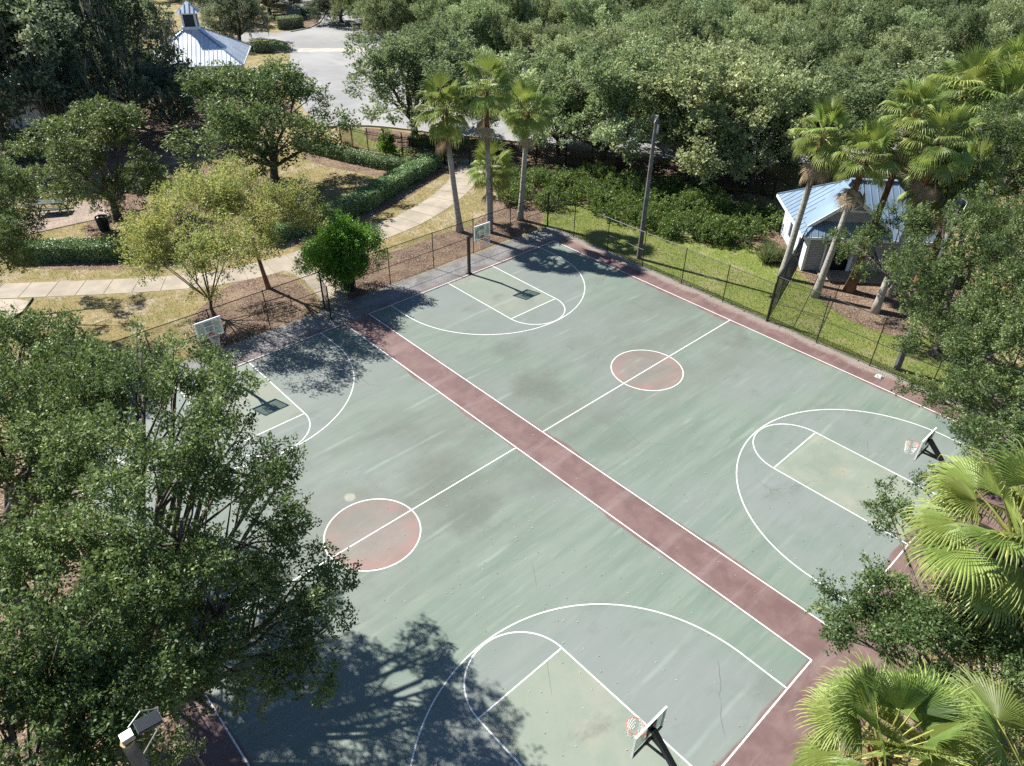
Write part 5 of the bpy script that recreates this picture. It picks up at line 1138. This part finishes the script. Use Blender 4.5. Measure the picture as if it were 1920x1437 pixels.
for nm, sock in (('sc', 'Scale'), ('rz', 'Rotation')):
    a_ = ng.nodes.new('GeometryNodeInputNamedAttribute'); a_.data_type = 'FLOAT_VECTOR'; a_.inputs['Name'].default_value = nm
    ng.links.new(a_.outputs['Attribute'], ip.inputs[sock])
ng.links.new(gi_.outputs[0], ip.inputs['Points']); ng.links.new(oi.outputs['Geometry'], ip.inputs['Instance'])
ng.links.new(ip.outputs[0], go_.inputs[0])
md = fw.modifiers.new('instances', 'NODES'); md.node_group = ng

# ------------------------------------------------------------------ fan palms
def fan_mesh(name, elev, seed, seg=42, spread=130, length=1.25, petiole=1.15, droop=1.0, tint0=.45, cup=.2, yellow=.25):
    g = np.random.default_rng(seed)
    V = []; F = []; Tn = []
    d = np.array([math.cos(elev), 0, math.sin(elev)]); yv = np.array([0, 1.0, 0]); nv = np.cross(d, yv)
    # petiole sags a little
    hub = d * petiole + np.array([0, 0, -.10 * petiole * math.cos(elev) * droop])
    da = math.radians(2 * spread) / seg
    ts = [.03, .26, .5, .64, .78, .90, 1.0]
    bl = nrm(d * .9 + np.array([0, 0, -.35 * droop]) * math.cos(elev)); nb = np.cross(bl, yv)
    tw = g.normal(0, .12); yb = yv * math.cos(tw) + nb * math.sin(tw); nb = np.cross(bl, yb)
    for i in range(seg):
        a = -math.radians(spread) + da * (i + .5)
        s = bl * math.cos(a) + yb * math.sin(a) + nb * (-cup * (1 - math.cos(a)) * .5 + .10 * abs(math.sin(a)))
        s = s / np.linalg.norm(s); lat = -bl * math.sin(a) + yb * math.cos(a)
        L = length * (.72 + .28 * math.cos(a * .6)) * g.uniform(.9, 1.08)
        p = hub + s * L * ts[0]; o = len(V); pd = s.copy(); g0 = g.uniform(.75, 1.25)
        for k, t in enumerate(ts):
            if k:
                b_ = droop * g0 * max(0.0, t - .42) ** 1.4 * 1.55
                pd = nrm(s * max(0.05, 1 - b_) + np.array([0, 0, -1.0]) * b_ + g.normal(0, .03 if t > .5 else .0, 3))
                p = p + pd * L * (ts[k] - ts[k - 1])
            w = L * min(t, .5) * math.tan(da / 2) * (1.0 if t <= .5 else max(.03, (1 - t) / .5)) * .98
            V += [p - lat * w, p + nb * w * .85, p + lat * w]
            if k:
                q = o + 3 * (k - 1)
                F += [(q, q + 1, q + 4, q + 3), (q + 1, q + 2, q + 5, q + 4)]
                tt = tint0 + g.normal(0, .05) + (yellow * max(0, t - .55) * 2)
                Tn += [tt + .03, tt - .03]
    me = bpy.data.meshes.new(name); me.from_pydata([tuple(v) for v in V], [], F)
    me.polygons.foreach_set('use_smooth', [False] * len(F)); me.update()
    at = me.attributes.new('tint', 'FLOAT', 'FACE'); at.data.foreach_set('value', np.clip(Tn, 0, 1).astype(np.float32))
    # petiole
    st = MB(); st.tube([(0, 0, 0), tuple(hub * .5 + np.array([0, 0, .02])), tuple(hub + bl * .12)], [.030, .022, .012], 5)
    return me, st.mesh('stalk')
CL_ = [(78, .35, 42, .42), (60, .6, 42, .45), (42, .8, 44, .5), (25, 1.0, 44, .5), (8, 1.15, 42, .5), (-12, 1.2, 42, .52), (-34, 1.2, 40, .55)]
FAN = []; FAN_FAR = []
for ci, (el, dr, sg_, ti) in enumerate(CL_):
    for bank, k_ in ((FAN, 1.0), (FAN_FAR, .62)):
        bank.append([fan_mesh('frond', R(el + 6 * (v - 1)), 300 + ci * 10 + v, int(sg_ * k_), (100, 118, 108)[v] if el < 70 else 62, 1.30, 1.15, dr * (1.35, 1.75, 1.1)[v], ti + (-.06, .0, .08)[v], .25 if el < 50 else .5, .25 if el > 0 else .5) for v in range(3)])
DEAD = [fan_mesh('dead_frond', R(-66), 390 + v, 26, 75, 1.35, 1.35, 1.1, .6, .6, .2) for v in range(3)]
for fl in FAN + FAN_FAR:
    for a_, s_ in fl: a_.materials.append(M['palm']); s_.materials.append(M['palm_stalk'])
for a_, s_ in DEAD: a_.materials.append(M['palm_dead']); s_.materials.append(M['palm_dead'])
pcount = [0]
stub_me = MB().bar((0, 0, 0), (.16, 0, .22), .07, .03).mesh('leaf_stub')
def palm(label, base, top, group, r=.17, size=1.0, n=(3, 4, 5, 5, 6, 4, 3), dead=9, bark='palm_bark', swell=1.55, boots=14, seed=0, near=False):
    pcount[0] += 1; rnd = random.Random(500 + pcount[0] + seed)
    b = Vector((*base, 0)); t = Vector(top); root = thing('fan_palm', label, 'palm', b, group=group)
    d = t - b; H = d.z
    pts = []; rad = []
    for k in range(13):
        u = k / 12; bend = math.sin(u * math.pi) * .10 * H * .12
        pts.append(d * u + Vector((bend * d.x * .3, bend * d.y * .3, 0)) if k else Vector((0, 0, -.1)))
        rad.append(r * (swell if k == 0 else (1 + (swell - 1) * math.exp(-u * H / .9))) * (1.0 if u < .75 else 1.0 + .25 * (u - .75)) * (1 - .12 * u))
    m = MB(); m.tube(pts, rad, 12); m.build('trunk', M[bark], root, smooth=True)
    for k in range(boots):                               # stubs of cut leaf stalks below the crown
        u = 1 - rnd.random() * min(.5, 2.0 / H); a = rnd.uniform(0, 6.28)
        link('leaf_stub', stub_me, M['palm_orange'], root, d * u + Vector((math.cos(a), math.sin(a), 0)) * r * .75, (0, 0, a))
    yaw = rnd.uniform(0, 6.28); cnt = 0
    for ci, k in enumerate(n):
        for i in range(k):
            me, st = (FAN if near else FAN_FAR)[ci][rnd.randrange(3)]; yaw += 2.39996 + rnd.uniform(-.25, .25); cnt += 1
            z = -.05 * ci; sc = size * rnd.uniform(.86, 1.1)
            e = link('frond', me, None, root, d + Vector((math.cos(yaw) * .07, math.sin(yaw) * .07, z + .1)), (rnd.uniform(-.18, .18), rnd.uniform(-.10, .10), yaw), (sc, sc, sc))
            link('stalk', st, None, e)
    for i in range(dead):
        me, st = DEAD[rnd.randrange(3)]; yaw += 2.4 + rnd.uniform(-.4, .4); sc = size * rnd.uniform(.75, 1.0)
        e = link('dead_frond', me, None, root, d + Vector((math.cos(yaw) * .1, math.sin(yaw) * .1, -.45 - rnd.random() * .6)), (rnd.uniform(-.2, .2), rnd.uniform(-.1, .25), yaw), (sc, sc, sc))
        link('stalk', st, None, e)
    return root
GP = 'fan palms behind the far right hoop'
palm('tall fan palm with a yellow drooping skirt, left of the three tall ones', (12.8, 33.67), (12.15, 34.1, 8.3), GP, .19, .92, dead=2)
palm('tallest fan palm of the group behind the hoop, rising over the short palm', (14.3, 32.25), (14.2, 32.4, 9.5), GP, .17, .92, dead=2)
palm('fan palm right of the tall pair, darker and full of fronds', (17.4, 32.44), (17.7, 32.2, 7.6), GP, .18, .92, dead=1)
palm('short young fan palm between the taller palm trunks', (15.4, 33.4), (15.4, 33.4, 3.9), GP, .17, .85, n=(3, 4, 5, 4, 4, 3, 2), dead=3, swell=1.2)
GS = 'fan palms in front of the shed'
palm('leftmost fan palm before the shed, grey skirt over the shed roof', (23.68, 14.98), (24.3, 14.9, 8.7), GS, .19, .9, n=(4, 4, 5, 5, 5, 3, 2), dead=7)
palm('fan palm before the shed gable, second from the left', (22.95, 12.3), (23.9, 12.1, 8.2), GS, .19, .88, n=(4, 4, 5, 5, 5, 3, 2), dead=6)
palm('tall fan palm right of the shed gable with dark shaggy trunk', (25.24, 11.28), (25.8, 11.0, 10.3), GS, .18, .92, n=(4, 4, 5, 5, 5, 3, 2), bark='palm_bark_shaggy', swell=2.2)
palm('fan palm over the right end of the shed roof with brown skirt', (23.87, 9.02), (25.4, 9.2, 9.4), GS, .18, .92, n=(4, 4, 5, 5, 5, 3, 2), dead=8)
palm('fan palm trunk swelling at the base on the shed mulch, crown in the leaves', (28.28, 8.63), (29.0, 8.3, 7.0), GS, .19, 1.0, bark='palm_bark_shaggy', swell=2.0)
palm('slim fan palm behind the shed mulch bed, mostly hidden by oak leaves', (26.77, 9.31), (27.3, 9.2, 6.4), GS, .16, .9, swell=1.8)
palm('left one of the two fan palms at the upper right', (44.2, 14.6), (40.15, 13.11, 8.90), GS, .2, 1.35, dead=4)
palm('right one of the two fan palms at the upper right', (43.2, 11.2), (39.91, 10.51, 8.60), GS, .2, 1.35, dead=4)
palm('fan palm peeping out behind the upper right oak', (52.0, 10.5), (44.26, 11.73, 9.40), GS, .2, 1.3, dead=2)
GB = 'near fan palms at the right edge'
palm('nearest fan palm, seen from above in the bottom right corner', (-5.9, -3.8), (-6.37, -3.06, 6.90), GB, .2, .88, n=(6, 6, 6, 6, 5, 3, 2), dead=1, near=True)
palm('fan palm at the right edge with a straw brown skirt', (2.9, -5.2), (1.07, -2.83, 7.40), GB, .2, 1.18, near=True, n=(3, 4, 6, 6, 5, 4, 3), dead=18, bark='palm_bark_shaggy')
palm('fan palm cut by the bottom right corner of the picture', (-1.6, -6.0), (-4.36, -5.36, 6.20), GB, .2, 1.0, near=True, dead=2, bark='palm_bark_shaggy')

# ------------------------------------------------------------------ fallen leaves
N = 1500
g = np.random.default_rng(77)
P = np.stack([g.uniform(-16, 18, N), g.uniform(-2, 30, N), np.full(N, .012)], 1)
k = g.uniform(size=N) < (.10 + .9 * np.exp(-((P[:, 1] - 8) / 9) ** 2)); P = P[k]
ex = np.stack([g.uniform(1, 18, 900), 30.2 - np.abs(g.normal(0, .25, 900)), np.full(900, .012)], 1)
ex2 = np.stack([17.95 - np.abs(g.normal(0, .25, 900)), g.uniform(-2, 30, 900), np.full(900, .012)], 1)
P = np.concatenate([P, ex, ex2]); n_ = len(P)
A = np.stack([g.normal(size=n_), g.normal(size=n_), g.uniform(0, .25, n_)], 1)
fl = link('fallen_leaves', leaves_mesh('fallen_leaves', P, A, np.tile([0, .15, 1.0], (n_, 1)), 0.058 * g.uniform(.6, 1.3, n_), .032, g.uniform(0, 1, n_)), M['litter'])
tag(fl, 'pale fallen leaves scattered over the courts', 'leaves', kind='stuff')

# ------------------------------------------------------------------ grass blades on the lawns, leaf litter on the mulch
def inside(P, poly):
    x, y = P[:, 0], P[:, 1]; c = np.zeros(len(P), bool); q = np.array(poly)
    for (x0, y0), (x1, y1) in zip(q, np.roll(q, -1, 0)):
        h_ = ((y0 > y) != (y1 > y)) & (x < (x1 - x0) * (y - y0) / (y1 - y0 + 1e-12) + x0); c ^= h_
    return c
def off_path(P):
    k = np.ones(len(P), bool)
    for c, w in PATHS:
        for a, e in zip(c, c[1:]):
            d = e - a; t = np.clip(((P - a) @ d) / (d @ d), 0, 1); k &= np.linalg.norm(P - a - t[:, None] * d, axis=1) > w - .06
    return k
def mulch_mask(P):
    m = np.zeros(len(P), bool)
    for n_, p in POLY:
        if n_ in ('mulch_bed', 'sand_path'): m |= inside(P, p)
    return m
g = np.random.default_rng(91)
def blades(name, P, m, L, label):
    n = len(P); B = np.concatenate([P, np.full((n, 1), -.015)], 1)
    A = g.normal(size=(n, 3)) * .55 + np.array([0, 0, 1.0])
    tag(link(name, leaves_mesh(name, B, A, rdirs(n, g), L * g.uniform(.5, 1.4, n), .03, g.uniform(0, 1, n)), m), label, 'grass', kind='stuff')
M['blade_green'] = leaf_mat('green_blade', (.10, .16, .03), (.20, .255, .06), (.33, .33, .12), .7, .15, .3, (.3, .36, .08), .0)
M['blade_dry'] = leaf_mat('dry_blade', (.16, .15, .05), (.27, .225, .10), (.42, .35, .20), .7, .15, .25, (.4, .34, .14), .0)
P = np.stack([g.uniform(18.3, 27, 26000), g.uniform(0, 33, 26000)], 1)
k = inside(P, POLY[0][1]) & (P[:, 0] > 18.35) & ~mulch_mask(P); blades('green_grass', P[k], M['blade_green'], .11, 'green grass blades on the lawn beside the right court')
P = np.stack([g.uniform(-16, 22, 60000), g.uniform(30.5, 57, 60000)], 1)
k = off_path(P) & ~mulch_mask(P) & ~((P[:, 1] < 30.6)); blades('dry_grass', P[k], M['blade_dry'], .10, 'dry yellow grass blades on the lawns behind the courts')
P = np.stack([g.uniform(-16, 38, 26000), g.uniform(3, 57, 26000)], 1)
k = mulch_mask(P) & off_path(P); P = P[k]; n_ = len(P)
A = np.stack([g.normal(size=n_), g.normal(size=n_), g.uniform(0, .5, n_)], 1)
tag(link('mulch_litter', leaves_mesh('mulch_litter', np.concatenate([P, np.full((n_, 1), .005)], 1), A, np.tile([.1, .15, 1.0], (n_, 1)) + g.normal(size=(n_, 3)) * .3, .11 * g.uniform(.5, 1.4, n_), .055, g.uniform(0, .75, n_)), M['palm_dead']), 'dry leaf litter lying on the mulch beds', 'leaves', kind='stuff')
